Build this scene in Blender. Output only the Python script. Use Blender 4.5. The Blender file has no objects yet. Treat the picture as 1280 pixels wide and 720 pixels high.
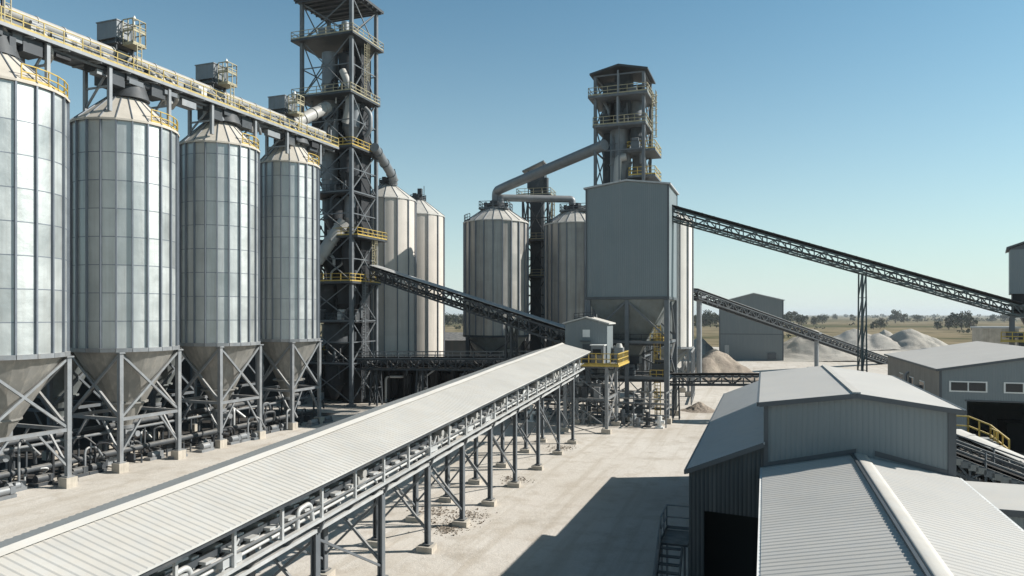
import bpy, math, random
from mathutils import Vector as V, Matrix
R = math.radians; PI = math.pi
random.seed(7)
S = bpy.context.scene; COL = S.collection
F_PX, HZ, H = 900.0, 393.0, 14.0
def W(px, py, Y): return V(((px-640)/F_PX*Y, Y, H-(py-HZ)/F_PX*Y))
def Wg(px, Y): return V(((px-640)/F_PX*Y, Y, 0))
def G(px, py): return W(px, py, H*F_PX/(py-HZ))

# ------------------------------------------------------------------ materials
def nd(nt, t, **k):
    n = nt.nodes.new(t)
    for a, b in k.items():
        if a.startswith('i_'): n.inputs[a[2:].replace('_', ' ')].default_value = b
        elif a.startswith('n'): n.inputs[int(a[1:])].default_value = b
        else: setattr(n, a, b)
    return n
def mth(nt, op, a, b=None, clamp=False):
    n = nt.nodes.new('ShaderNodeMath'); n.operation = op; n.use_clamp = clamp
    for i, x in enumerate((a, b)):
        if x is None: continue
        if isinstance(x, (int, float)): n.inputs[i].default_value = x
        else: nt.links.new(x, n.inputs[i])
    return n.outputs[0]
def mixc(nt, fac, a, b, mode='MIX'):
    n = nt.nodes.new('ShaderNodeMix'); n.data_type = 'RGBA'; n.blend_type = mode
    for i, x in ((0, fac), (6, a), (7, b)):
        if isinstance(x, (int, float)): n.inputs[i].default_value = x
        elif isinstance(x, tuple): n.inputs[i].default_value = (*x[:3], 1)
        else: nt.links.new(x, n.inputs[i])
    return n.outputs[2]
def rng(nt, x, a, b, c, d):
    n = nt.nodes.new('ShaderNodeMapRange'); nt.links.new(x, n.inputs[0])
    for i, q in enumerate((a, b, c, d)): n.inputs[i+1].default_value = q
    return n.outputs[0]
def noise(nt, vec, sc, det=5, rough=.55, map=None):
    if map:
        m = nt.nodes.new('ShaderNodeMapping'); m.inputs['Scale'].default_value = map
        nt.links.new(vec, m.inputs[0]); vec = m.outputs[0]
    n = nt.nodes.new('ShaderNodeTexNoise'); n.inputs['Scale'].default_value = sc
    n.inputs['Detail'].default_value = det; n.inputs['Roughness'].default_value = rough
    nt.links.new(vec, n.inputs['Vector']); return n.outputs['Fac']
DUST = (.54, .495, .43)
def mat(name, c, r=.6, m=0., var=.14, sc=.9, dust=0., streak=0., corr=None, panel=None, grime=(.12, .10, .08), bump=0.):
    M = bpy.data.materials.new(name); M.use_nodes = True; nt = M.node_tree
    b = nt.nodes['Principled BSDF']; L = nt.links.new
    tc = nt.nodes.new('ShaderNodeTexCoord'); oi = nt.nodes.new('ShaderNodeObjectInfo')
    ad = nt.nodes.new('ShaderNodeVectorMath'); ad.operation = 'ADD'
    off = mth(nt, 'MULTIPLY', oi.outputs['Random'], 37.)
    L(tc.outputs['Object'], ad.inputs[0]); L(off, ad.inputs[1]); vec = ad.outputs[0]
    n1 = noise(nt, vec, sc)
    col = mixc(nt, rng(nt, n1, .25, .75, 0, 1), tuple(x*(1-var) for x in c), tuple(min(1, x*(1+var)) for x in c))
    rgh = rng(nt, n1, .2, .8, max(.05, r-.09), min(1, r+.09))
    sx = nt.nodes.new('ShaderNodeSeparateXYZ'); L(tc.outputs['Object'], sx.inputs[0])
    if panel:
        nn, ph, amt = panel
        a = mth(nt, 'ARCTAN2', sx.outputs[1], sx.outputs[0])
        a = mth(nt, 'FLOOR', mth(nt, 'ADD', mth(nt, 'MULTIPLY', a, nn/(2*PI)), 100.0))
        zz = mth(nt, 'FLOOR', mth(nt, 'MULTIPLY', mth(nt, 'SUBTRACT', sx.outputs[2], ph[0]), 1/ph[1]))
        cb = nt.nodes.new('ShaderNodeCombineXYZ'); L(a, cb.inputs[0]); L(zz, cb.inputs[1]); L(off, cb.inputs[2])
        wn = nt.nodes.new('ShaderNodeTexWhiteNoise'); wn.noise_dimensions = '3D'; L(cb.outputs[0], wn.inputs[0])
        col = mixc(nt, 1., col, rgbv(nt, rng(nt, wn.outputs['Value'], 0, 1, 1-amt, 1+amt*.6)), 'MULTIPLY')
        rgh = mth(nt, 'ADD', rgh, rng(nt, wn.outputs['Value'], 0, 1, -.07, .09))
    if streak:
        s = noise(nt, vec, 1.0, 4, .6, (2.6, 2.6, .11))
        col = mixc(nt, mth(nt, 'MULTIPLY', rng(nt, s, .48, .75, 0, 1), streak), col, grime)
    if dust:
        ge = nt.nodes.new('ShaderNodeNewGeometry'); sg = nt.nodes.new('ShaderNodeSeparateXYZ'); L(ge.outputs['True Normal'], sg.inputs[0])
        u = rng(nt, sg.outputs[2], .2, .95, 0, 1)
        u = mth(nt, 'MULTIPLY', u, rng(nt, noise(nt, vec, 1.7), .3, .65, .35, 1))
        u = mth(nt, 'MAXIMUM', u, rng(nt, noise(nt, vec, .6), .55, .8, 0, .35))
        u = mth(nt, 'MULTIPLY', u, dust); col = mixc(nt, u, col, DUST)
        if m: L(mth(nt, 'MULTIPLY', mth(nt, 'SUBTRACT', 1., u), m), b.inputs['Metallic'])
    elif m: b.inputs['Metallic'].default_value = m
    hs = None
    if corr:
        ax, p, dep = corr
        w = mth(nt, 'SINE', mth(nt, 'MULTIPLY', sx.outputs[ax], 2*PI/p)); hs = mth(nt, 'MULTIPLY', mth(nt, 'POWER', mth(nt, 'ABSOLUTE', w), .5), dep)
    if bump:
        hb = mth(nt, 'MULTIPLY', noise(nt, vec, 1.1, 3), bump)
        hs = hb if hs is None else mth(nt, 'ADD', hs, hb)
    if hs is not None:
        bp = nt.nodes.new('ShaderNodeBump'); bp.inputs['Distance'].default_value = 1.; bp.inputs['Strength'].default_value = 1.
        L(hs, bp.inputs['Height']); L(bp.outputs[0], b.inputs['Normal'])
    L(col, b.inputs['Base Color']); L(rgh, b.inputs['Roughness'])
    b.inputs['Specular IOR Level'].default_value = .35
    return M
def rgbv(nt, v):
    c = nt.nodes.new('ShaderNodeCombineColor')
    for i in range(3): nt.links.new(v, c.inputs[i])
    return c.outputs[0]

NS = 22
ZB = 10.9
galv = mat('galvanised_panel', (.48, .505, .50), .49, .62, .14, .5, panel=(NS, (ZB, 2.5), .09), streak=.35, grime=(.30, .29, .265), bump=.03)
galv_dull = mat('weathered_panel', (.40, .385, .36), .5, .5, .16, .4, panel=(NS, (10.4, 4.6), .10), streak=.5, grime=(.17, .14, .11))
seam = mat('silo_stiffener', (.19, .21, .24), .5, .3)
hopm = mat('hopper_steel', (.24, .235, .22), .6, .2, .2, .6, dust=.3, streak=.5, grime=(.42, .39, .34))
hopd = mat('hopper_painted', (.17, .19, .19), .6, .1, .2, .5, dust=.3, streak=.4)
conem = mat('dusty_cone_roof', (.50, .46, .40), .8, 0, .12, .7, dust=.5, streak=.2, grime=(.30, .26, .21))
conew = mat('pale_cone_roof', (.52, .51, .48), .6, .2, .16, .7, dust=.5, streak=.3)
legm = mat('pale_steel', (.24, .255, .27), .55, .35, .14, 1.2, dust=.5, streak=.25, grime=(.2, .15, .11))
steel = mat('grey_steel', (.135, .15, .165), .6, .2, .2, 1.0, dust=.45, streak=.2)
dark = mat('dark_steel', (.055, .062, .07), .6, .2, .25, 1.0, dust=.4)
black = mat('black_rubber', (.025, .025, .027), .8, 0, .2, 1., dust=.12)
blk = mat('interior_shade_black', (.02, .022, .024), .9)  # black colour standing in for the shade of unlit interiors
yel = mat('yellow_paint', (.52, .37, .085), .6, 0, .2, 2., dust=.4, streak=.2, grime=(.2, .13, .05))
yel_old = mat('faded_yellow_paint', (.36, .325, .22), .65, 0, .2, 2., dust=.4)
yel_mid = mat('dusty_yellow_paint', (.46, .36, .13), .65, 0, .25, 2., dust=.4, streak=.3, grime=(.2, .14, .07))
whp = mat('white_pipe_paint', (.36, .355, .34), .5, .1, .1, .8, dust=.4, streak=.3, grime=(.35, .31, .26))
duct = mat('grey_duct', (.20, .215, .23), .5, .3, .15, .5, dust=.35, streak=.25)
creamc = mat('cream_concrete', (.62, .575, .52), .85, 0, .08, .35, panel=(14, (10.4, 30.), .07), streak=.25, grime=(.36, .31, .26))
whitec = mat('white_silo_sheet', (.72, .69, .64), .7, 0, .08, .4, panel=(16, (8., 30.), .06), streak=.25, grime=(.42, .38, .32))
conc = mat('footing_concrete', (.44, .40, .34), .9, 0, .2, 1.5, dust=.5, streak=.3)
cladx = mat('blue_grey_cladding', (.18, .215, .23), .55, .1, .06, .35, streak=.14, corr=(0, .5, .03), grime=(.34, .33, .31))
clady = mat('blue_grey_cladding_side', (.18, .215, .23), .55, .1, .06, .35, streak=.14, corr=(1, .5, .03), grime=(.34, .33, .31))
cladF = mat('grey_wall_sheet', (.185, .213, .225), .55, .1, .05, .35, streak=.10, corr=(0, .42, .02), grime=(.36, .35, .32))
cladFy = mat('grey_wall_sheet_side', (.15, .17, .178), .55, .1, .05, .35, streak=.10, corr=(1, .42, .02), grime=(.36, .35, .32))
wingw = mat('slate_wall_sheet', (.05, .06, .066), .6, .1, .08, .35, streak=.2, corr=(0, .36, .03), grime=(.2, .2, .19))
brownw = mat('dusty_brown_wall', (.27, .25, .225), .8, 0, .18, .5, streak=.5, corr=(1, .6, .03), grime=(.42, .39, .34))
shedm = mat('far_shed_cladding', (.17, .19, .195), .6, .1, .06, .1, streak=.25, corr=(0, .9, .02), grime=(.27, .265, .25))
backdrop_clad = mat('dark_backdrop_cladding', (.05, .055, .058), .7, 0, .2, .3, streak=.3)
roofm = mat('dusty_roof_sheet', (.51, .505, .485), .65, .05, .13, .45, dust=.6, streak=.38, grime=(.45, .42, .37))
roofw = mat('pale_roof_sheet', (.46, .457, .447), .7, 0, .07, .35, dust=.4, streak=.22, grime=(.52, .49, .43))
shade_dark = mat('shade_dark_steel', (.028, .03, .034), .7, .1, .3, 1.)  # steel darkened in its colour for shaded interiors and undersides
galw = mat('galvanised_section', (.50, .51, .51), .5, .25, .12, 1.2, dust=.4, streak=.25, grime=(.3, .27, .22))
roofg = mat('grey_roof_sheet', (.42, .435, .445), .55, .2, .08, .3, dust=.35, streak=.2)
capm = mat('ridge_cap_sheet', (.50, .495, .475), .75, .05, .12, .9, dust=.55, streak=.3, grime=(.4, .37, .33))
trim = mat('dark_trim', (.085, .095, .105), .5, .2, .12)
glass = mat('window_glass', (.03, .035, .04), .08, 0, .2)
winf = mat('white_window_frame', (.72, .72, .70), .5)
whm = mat('white_enamel', (.72, .72, .70), .4, 0, .05)
soilm = mat('spilled_dust', (.56, .51, .43), .95, 0, .15, .8)

def heap_mat(name, c, c2, sc=.25):
    M = bpy.data.materials.new(name); M.use_nodes = True; nt = M.node_tree; b = nt.nodes['Principled BSDF']; L = nt.links.new
    tc = nt.nodes.new('ShaderNodeTexCoord'); v = tc.outputs['Object']
    n = noise(nt, v, sc, 6, .6); n2 = noise(nt, v, 3., 6, .7)
    col = mixc(nt, rng(nt, n, .4, .6, 0, 1), c, c2)
    col = mixc(nt, rng(nt, n2, .35, .7, 0, .5), col, tuple(x*.6 for x in c2))
    L(col, b.inputs['Base Color']); b.inputs['Roughness'].default_value = .95; b.inputs['Specular IOR Level'].default_value = .1
    bp = nt.nodes.new('ShaderNodeBump'); bp.inputs['Distance'].default_value = .35; bp.inputs['Strength'].default_value = .8
    L(n2, bp.inputs['Height']); L(bp.outputs[0], b.inputs['Normal'])
    return M
heap_brown = heap_mat('brown_gravel', (.44, .375, .305), (.34, .285, .235))
heap_pale = heap_mat('pale_gravel', (.50, .475, .43), (.46, .43, .385), .12)
heap_grey = heap_mat('grey_gravel', (.42, .39, .345), (.48, .45, .40), .12)

def yard_mat():
    M = bpy.data.materials.new('dusty_yard'); M.use_nodes = True; nt = M.node_tree; b = nt.nodes['Principled BSDF']; L = nt.links.new
    tc = nt.nodes.new('ShaderNodeTexCoord'); v = tc.outputs['Object']
    n = noise(nt, v, .05, 5, .55); n2 = noise(nt, v, .45, 8, .65); n3 = noise(nt, v, 5., 5, .7)
    col = mixc(nt, rng(nt, n, .38, .62, 0, 1), (.61, .572, .52), (.53, .487, .43))
    col = mixc(nt, rng(nt, n2, .50, .68, 0, .6), col, (.40, .345, .28))
    col = mixc(nt, rng(nt, n2, .25, .42, .5, 0), col, (.66, .63, .58))
    # wheel tracks along the yard axis
    tr = noise(nt, v, .5, 5, .6, (1.5, .10, 1)); m = nt.nodes.new('ShaderNodeMapping')
    r = nt.nodes.new('ShaderNodeVectorRotate'); r.rotation_type = 'Z_AXIS'; r.inputs['Angle'].default_value = R(19); L(v, r.inputs['Vector'])
    tr = noise(nt, r.outputs[0], .6, 5, .6, (1.6, .07, 1))
    col = mixc(nt, rng(nt, tr, .50, .64, 0, .5), col, (.43, .38, .315))
    st = noise(nt, v, .16, 7, .7)
    col = mixc(nt, rng(nt, st, .55, .68, 0, .5), col, (.33, .29, .24))
    col = mixc(nt, rng(nt, n3, .3, .75, 0, .22), col, (.40, .35, .29))
    L(col, b.inputs['Base Color']); b.inputs['Roughness'].default_value = .95; b.inputs['Specular IOR Level'].default_value = .1
    bp = nt.nodes.new('ShaderNodeBump'); bp.inputs['Distance'].default_value = .05; bp.inputs['Strength'].default_value = .6
    ad = mth(nt, 'ADD', n3, mth(nt, 'MULTIPLY', n2, 3.)); L(ad, bp.inputs['Height']); L(bp.outputs[0], b.inputs['Normal'])
    return M
def field_mat():
    M = bpy.data.materials.new('dry_field'); M.use_nodes = True; nt = M.node_tree; b = nt.nodes['Principled BSDF']; L = nt.links.new
    tc = nt.nodes.new('ShaderNodeTexCoord'); v = tc.outputs['Object']
    n = noise(nt, v, .0042, 4, .5, (.5, 1.6, 1)); n2 = noise(nt, v, .03, 7, .65); n3 = noise(nt, v, .0016, 3, .5, (.35, 1.5, 1))
    col = mixc(nt, rng(nt, n, .44, .56, 0, 1), (.19, .155, .095), (.10, .10, .055))
    col = mixc(nt, rng(nt, n3, .46, .54, 0, .8), col, (.25, .205, .135))
    col = mixc(nt, rng(nt, n2, .50, .62, 0, .75), col, (.06, .065, .035))
    L(col, b.inputs['Base Color']); b.inputs['Roughness'].default_value = 1.; b.inputs['Specular IOR Level'].default_value = 0.
    return M

# ------------------------------------------------------------------ mesh builder
class MB:
    def __init__(s): s.v = []; s.f = []; s.mi = []; s.sm = []; s.m = 0
    def add(s, vs, fs, smooth=False):
        o = len(s.v); s.v += [tuple(p) for p in vs]
        for f in fs: s.f.append([i+o for i in f]); s.mi.append(s.m); s.sm.append(smooth)
        return s
    def box(s, x0, x1, y0, y1, z0, z1):
        vs = [(x, y, z) for z in (z0, z1) for y in (y0, y1) for x in (x0, x1)]
        return s.add(vs, [(0, 2, 3, 1), (4, 5, 7, 6), (0, 1, 5, 4), (2, 6, 7, 3), (0, 4, 6, 2), (1, 3, 7, 5)])
    def cb(s, c, sz): return s.box(c[0]-sz[0]/2, c[0]+sz[0]/2, c[1]-sz[1]/2, c[1]+sz[1]/2, c[2]-sz[2]/2, c[2]+sz[2]/2)
    def beam(s, p, q, w, h=None):
        p, q = V(p), V(q); h = h or w; d = (q-p).normalized()
        up = V((0, 0, 1)) if abs(d.z) < .95 else V((0, 1, 0))
        a = d.cross(up).normalized()*w/2; b = a.cross(d).normalized()*h/2
        vs = [p-a-b, p+a-b, p+a+b, p-a+b, q-a-b, q+a-b, q+a+b, q-a+b]
        return s.add(vs, [(0, 1, 2, 3), (7, 6, 5, 4), (0, 4, 5, 1), (1, 5, 6, 2), (2, 6, 7, 3), (3, 7, 4, 0)])
    def tube(s, pts, r, n=10, caps=True):
        pts = [V(p) for p in pts]; rs = r if isinstance(r, (list, tuple)) else [r]*len(pts)
        vs = []; prev = None
        for i, p in enumerate(pts):
            t = V((0, 0, 0))
            if i: t += (p-pts[i-1]).normalized()
            if i < len(pts)-1: t += (pts[i+1]-p).normalized()
            t.normalize()
            if prev is None:
                a = t.cross(V((0, 0, 1)) if abs(t.z) < .9 else V((1, 0, 0))).normalized()
            else: a = (prev - t*prev.dot(t)).normalized()
            prev = a; b = t.cross(a)
            for k in range(n):
                an = 2*PI*k/n; vs.append(p+(a*math.cos(an)+b*math.sin(an))*rs[i])
        fs = [(i*n+k, i*n+(k+1) % n, (i+1)*n+(k+1) % n, (i+1)*n+k) for i in range(len(pts)-1) for k in range(n)]
        s.add(vs, fs, True)
        if caps: s.add(vs[:n], [tuple(range(n-1, -1, -1))]); s.add(vs[-n:], [tuple(range(n))])
        return s
    def bend(s, pts, r, n=10, rad=1.2):
        """tube with rounded corners"""
        pts = [V(p) for p in pts]; out = [pts[0]]
        for i in range(1, len(pts)-1):
            a, b, c = pts[i-1], pts[i], pts[i+1]
            d0 = (a-b); d1 = (c-b); k = min(rad, d0.length*.45, d1.length*.45)
            p0 = b+d0.normalized()*k; p1 = b+d1.normalized()*k
            for j in range(6):
                t = j/5; out.append(p0*(1-t)**2+b*2*t*(1-t)+p1*t*t)
        out.append(pts[-1]); return s.tube(out, r, n)
    def cyl(s, x, y, z0, z1, r0, r1=None, n=16, caps=True): 
        r1 = r0 if r1 is None else r1
        return s.tube([(x, y, z0), (x, y, z1)], [r0, r1], n, caps)
    def ext(s, poly, vec):
        n = len(poly); vec = V(vec); a = [V(p) for p in poly]; b = [p+vec for p in a]
        return s.add(a+b, [tuple(range(n-1, -1, -1)), tuple(range(n, 2*n))]+[(i, (i+1) % n, n+(i+1) % n, n+i) for i in range(n)])
    def rail(s, pts, h=1.1, t=.07, step=1.5):
        for p, q in zip(pts[:-1], pts[1:]):
            p, q = V(p), V(q); L = (q-p).length; n = max(1, round(L/step))
            for f in (1, .52): s.beam(p+V((0, 0, h*f)), q+V((0, 0, h*f)), t)
            s.beam(p+V((0, 0, .12)), q+V((0, 0, .12)), t*.5, .16)
            for i in range(n+1):
                b = p.lerp(q, i/n); s.beam(b, b+V((0, 0, h)), t)
        return s
    def ladder(s, x, y, z0, z1, w=.5, ax='x', t=.07, cage=True):
        dx, dy = (w/2, 0) if ax == 'x' else (0, w/2)
        for k in (-1, 1): s.beam((x+k*dx, y+k*dy, z0), (x+k*dx, y+k*dy, z1), t)
        z = z0+.3
        while z < z1: s.beam((x-dx, y-dy, z), (x+dx, y+dy, z), t*.7); z += .4
        if cage:
            ox, oy = (0, -.7) if ax == 'x' else (.7, 0); z = z0+2.2
            while z < z1:
                c = [(x-dx, y-dy, z), (x-dx*1.3+ox*.6, y-dy*1.3+oy*.6, z), (x+ox, y+oy, z), (x+dx*1.3+ox*.6, y+dy*1.3+oy*.6, z), (x+dx, y+dy, z)]
                for a, b in zip(c[:-1], c[1:]): s.beam(a, b, t*.7)
                z += 1.0
            for kx in (-1.3*.9, 0, 1.3*.9): s.beam((x+kx*dx+ox*.75, y+kx*dy+oy*.75, z0+2.2), (x+kx*dx+ox*.75, y+kx*dy+oy*.75, z1), t*.6)
        return s
    def build(s, name, mats, parent=None):
        me = bpy.data.meshes.new(name); me.from_pydata(s.v, [], s.f)
        for m in (mats if isinstance(mats, (list, tuple)) else [mats]): me.materials.append(m)
        me.polygons.foreach_set('material_index', s.mi); me.polygons.foreach_set('use_smooth', s.sm); me.update()
        o = bpy.data.objects.new(name, me); COL.objects.link(o)
        if parent is not None: o.parent = parent
        return o
def thing(name, label, cat, loc=(0, 0, 0), alpha=0., group=None):
    o = bpy.data.objects.new(name, None); COL.objects.link(o); o.location = loc; o.rotation_euler = (0, 0, -R(alpha))
    o.empty_display_size = .5
    tag(o, label, cat, group); return o
def tag(o, label=None, cat=None, group=None, kind=None):
    for k, x in (('label', label), ('category', cat), ('group', group), ('kind', kind)):
        if x: o[k] = x
    return o
def toloc(o, p):
    a = -o.rotation_euler.z; p = V(p)-o.location
    return V((p.x*math.cos(a)-p.y*math.sin(a), p.x*math.sin(a)+p.y*math.cos(a), p.z))
def copy_tree(o, parent=None):
    c = o.copy(); COL.objects.link(c)
    if parent: c.parent = parent
    for ch in list(o.children): copy_tree(ch, c)
    return c

# ------------------------------------------------------------------ world, sun, camera
SUN_AZ, SUN_EL = 5., 35.5     # degrees behind the image plane (from +X towards +Y), elevation
w = bpy.data.worlds.new("World"); S.world = w; w.use_nodes = True; nt = w.node_tree
sky = nt.nodes.new('ShaderNodeTexSky'); sky.sky_type = 'NISHITA'; sky.sun_disc = False
sky.sun_elevation = R(SUN_EL); sky.sun_rotation = R(90-SUN_AZ)
sky.altitude = 0; sky.air_density = 1.0; sky.dust_density = .6; sky.ozone_density = 1.6
tcw = nt.nodes.new('ShaderNodeTexCoord'); sxw = nt.nodes.new('ShaderNodeSeparateXYZ'); nt.links.new(tcw.outputs['Generated'], sxw.inputs[0])
hz = mth(nt, 'POWER', mth(nt, 'SUBTRACT', 1., mth(nt, 'ABSOLUTE', sxw.outputs[2])), 5.2)
tint = mixc(nt, 1., sky.outputs[0], (.60, 1.02, 1.02), 'MULTIPLY')
tint = mixc(nt, mth(nt, 'MULTIPLY', hz, .92), tint, (6.9, 7.6, 7.35))
tint = mixc(nt, rng(nt, sxw.outputs[2], .40, .85, 0, .78), tint, (.12, .25, .45))  # sky above the frame darkened to cut the fill light
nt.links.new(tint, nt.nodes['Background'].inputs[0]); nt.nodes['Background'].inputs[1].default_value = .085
ld = bpy.data.lights.new('sun', 'SUN'); ld.energy = 5.0; ld.angle = R(.5); ld.color = (1, .955, .885)
lo = bpy.data.objects.new('sun', ld); COL.objects.link(lo)
sd = V((math.cos(R(SUN_EL))*math.cos(R(SUN_AZ)), math.cos(R(SUN_EL))*math.sin(R(SUN_AZ)), math.sin(R(SUN_EL))))
lo.rotation_euler = (-sd).to_track_quat('-Z', 'Y').to_euler(); lo.location = sd*200
cd = bpy.data.cameras.new('camera'); co = bpy.data.objects.new('camera', cd); COL.objects.link(co); S.camera = co
cd.sensor_width = 36; cd.lens = 36*F_PX/1280; cd.shift_y = (HZ-360)/1280; cd.clip_end = 20000; cd.clip_start = .5
co.location = (0, 0, H); co.rotation_euler = (R(90), 0, 0)
S.view_settings.view_transform = 'Standard'; S.view_settings.look = 'None'; S.view_settings.exposure = .45; S.view_settings.gamma = 1
S.render.engine = 'CYCLES'
try:
    S.cycles.use_denoising = True; S.cycles.max_bounces = 6; S.cycles.diffuse_bounces = 2; S.cycles.glossy_bounces = 3
except Exception: pass

# ------------------------------------------------------------------ ground
o = MB().add([(-9000, -600, 0), (9000, -600, 0), (9000, 12000, 0), (-9000, 12000, 0)], [(0, 1, 2, 3)]).build('ground', field_mat()); tag(o, kind='structure')
rnd = random.Random(3)
edge = []
ctr = [(-140, -60), (150, -60), (150, 60), (135, 130), (165, 190), (190, 240), (170, 300), (120, 320), (70, 305), (30, 270), (0, 240), (-60, 230), (-120, 240), (-150, 120)]
for i, (x, y) in enumerate(ctr):
    x2, y2 = ctr[(i+1) % len(ctr)]
    for k in range(8):
        t = k/8; edge.append((x+(x2-x)*t+rnd.uniform(-4, 4), y+(y2-y)*t+rnd.uniform(-4, 4), .02))
o = MB().add(edge, [tuple(range(len(edge)))]).build('yard', yard_mat()); tag(o, kind='structure')

# ------------------------------------------------------------------ silos
def silo(label, group, c, r, zb, ze, alpha, mats, ns=NS, ring=2.5, rise=3.1, rc=1.25, legs=True, name='hopper_silo', rails=True, leg_w=.37, rib=.13, footing=.9, curve=.5, coll=1.6, valve=True):
    shellm, seamm, cm, hm, lm = mats
    T = thing(name, label, 'silo', (c[0], c[1], 0), alpha, group)
    mb = MB(); da = 2*PI/ns; rm = r*math.cos(da/2)
    for k in range(ns):
        pr = []
        for j in range(5):
            t = j/4; a = da*(k+t)
            flat = rm/math.cos(a-da*(k+.5)); rad = flat*(1-curve)+r*curve
            pr.append((math.cos(a)*rad, math.sin(a)*rad))
        vs = [(x, y, z) for z in (zb, ze) for x, y in pr]
        mb.add(vs, [(j, j+1, 6+j, 5+j) for j in range(4)], True)
    mb.m = 1
    for k in range(ns):
        a = da*k; cx, cy = math.cos(a), math.sin(a); tx, ty = -cy, cx; hw = rib/2
        p = [(cx*(r-.05)+tx*s1*hw, cy*(r-.05)+ty*s1*hw) for s1 in (-1, 1)]+[(cx*(r+.19)+tx*s1*hw, cy*(r+.19)+ty*s1*hw) for s1 in (1, -1)]
        mb.ext([(x, y, zb) for x, y in p], (0, 0, ze-zb))
    z = zb
    while z < ze-.6:
        if z > zb+.1:
            ri = r+.01
            for k in range(ns):
                a0, a1 = da*k, da*(k+1)
                mb.beam((math.cos(a0)*ri, math.sin(a0)*ri, z), (math.cos(a1)*ri, math.sin(a1)*ri, z), .05, .07)
        z += ring
    mb.build('shell', [shellm, seamm], T)
    # cone roof
    mb = MB(); re = r+.22
    ring0 = [(math.cos(da*k)*re, math.sin(da*k)*re, ze+.02) for k in range(ns)]
    ring1 = [(math.cos(da*k)*rc, math.sin(da*k)*rc, ze+rise) for k in range(ns)]
    mb.add(ring0+ring1, [(k, (k+1) % ns, ns+(k+1) % ns, ns+k) for k in range(ns)]+[tuple(range(2*ns-1, ns-1, -1))])
    ringb = [(x, y, ze-.16) for x, y, _ in ring0]
    mb.add(ringb+ring0, [(k, (k+1) % ns, ns+(k+1) % ns, ns+k) for k in range(ns)])
    mb.m = 1
    for k in range(ns): mb.beam(V(ring0[k])+V((0, 0, .03)), V(ring1[k])+V((0, 0, .03)), .07, .09)
    mb.build('roof', [cm, seamm], T)
    mb = MB(); mb.cyl(0, 0, ze+rise-.15, ze+rise+coll*.45, rc*1.25, n=16); mb.cyl(0, 0, ze+rise+coll*.45, ze+rise+coll, rc*.72, n=16)
    for a in (0.3, 1.9, 3.4, 5.0): mb.cb((math.cos(a)*rc*1.2, math.sin(a)*rc*1.2, ze+rise+coll*.35), (.5, .5, coll*.7))
    mb.build('roof_collar', dark, T)
    if rails:
        pts = [(math.cos(a)*(r+.05), math.sin(a)*(r+.05), ze+.1) for a in [R(-12+12*i) for i in range(10)]]
        MB().rail(pts, 1.15, .075, 1.1).build('guard_rail', yel, T)
    if hm:
        mb = MB(); ro, hz = .55, 3.6
        a0 = [(math.cos(da*k)*(r-.02), math.sin(da*k)*(r-.02), zb) for k in range(ns)]; a1 = [(math.cos(da*k)*ro, math.sin(da*k)*ro, hz) for k in range(ns)]
        mb.add(a0+a1, [((k+1) % ns, k, ns+k, ns+(k+1) % ns) for k in range(ns)], False)
        mb.cyl(0, 0, hz+2.1, hz+2.25, 1.95, n=20)
        mb.build('hopper', hm, T)
        if valve:
            mb = MB(); mb.cyl(0, 0, hz-.3, hz+.02, .75, n=14); mb.cb((0, 0, hz-.75), (1.1, .9, .9)); mb.tube([(.5, 0, hz-.75), (1.6, 0, hz-.75)], .28)
            mb.cyl(0, 0, 1.6, hz-1.2, .34, n=12); mb.build('outlet_valve', legm, T)
    if legs:
        mb = MB()
        for k in range(ns):
            q0, q1 = da*k, da*(k+1); rr = r+.08
            mb.beam((math.cos(q0)*rr, math.sin(q0)*rr, zb-.08), (math.cos(q1)*rr, math.sin(q1)*rr, zb-.08), .34, .36)
        mb.build('ring_beam', lm, T)
        s = (r+.12)/math.sqrt(2); P = [(s, -s), (s, s), (-s, s), (-s, -s)]
        for (x, y) in P:
            lg = MB(); lg.beam((x, y, .5), (x, y, zb-.26), leg_w); lg.cb((x, y, zb-.32), (.62, .62, .12)); lg.cb((x, y, footing-.02), (.7, .7, .1)); g = lg.build('leg', lm, T)
            if footing: MB().ext([(x-.48, y-.48, -.05), (x+.48, y-.48, -.05), (x+.48, y+.48, -.05), (x-.48, y+.48, -.05)], (0, 0, footing)).build('footing', conc, g)
        for i in range(4):
            a, b = P[i], P[(i+1) % 4]; m = MB(); A = lambda p, z: (p[0], p[1], z); zm = zb*.43
            m.beam(A(a, zb-.4), A(b, zm+.1), .2); m.beam((b[0]*1.003, b[1]*1.003, zb-.4), (a[0]*1.003, a[1]*1.003, zm+.1), .2)
            m.beam(A(a, zm), A(b, zm), .28)
            mid = V(A(a, zm)).lerp(V(A(b, zm)), .5)
            m.beam(A(a, 1.6), V(A(a, zm)).lerp(mid, .7)-V((0, 0, .05)), .15); m.beam(A(b, 1.6), V(A(b, zm)).lerp(mid, .7)-V((0, 0, .05)), .15)
            m.build('brace', lm, T)
    return T
ROW = 20.5
sm = (galv, seam, conem, hopm, legm)
SC = [(-40.6, 56.3, 4.95, 31.4), (-36.5, 68.0, 4.42, 31.4), (-32.3, 79.5, 4.07, 32.2), (-28.2, 91.0, 3.62, 32.7)]
gl = 'steel hopper silos in the sunlit front row'
LB = ['largest galvanised hopper silo of the front row, cut off by the left picture edge',
      'second galvanised hopper silo of the front row, beside the one cut off',
      'third galvanised hopper silo of the front row, between the second silo and the slimmest one',
      'slimmest galvanised hopper silo of the front row, beside the tall open steel tower']
for (x, y, r, ze), l in zip(SC, LB): silo(l, gl, (x, y), r, ZB, ze, ROW+1.5, sm)
u = V((math.sin(R(ROW)), math.cos(R(ROW)), 0)); v = V((math.cos(R(ROW)), -math.sin(R(ROW)), 0))
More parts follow.
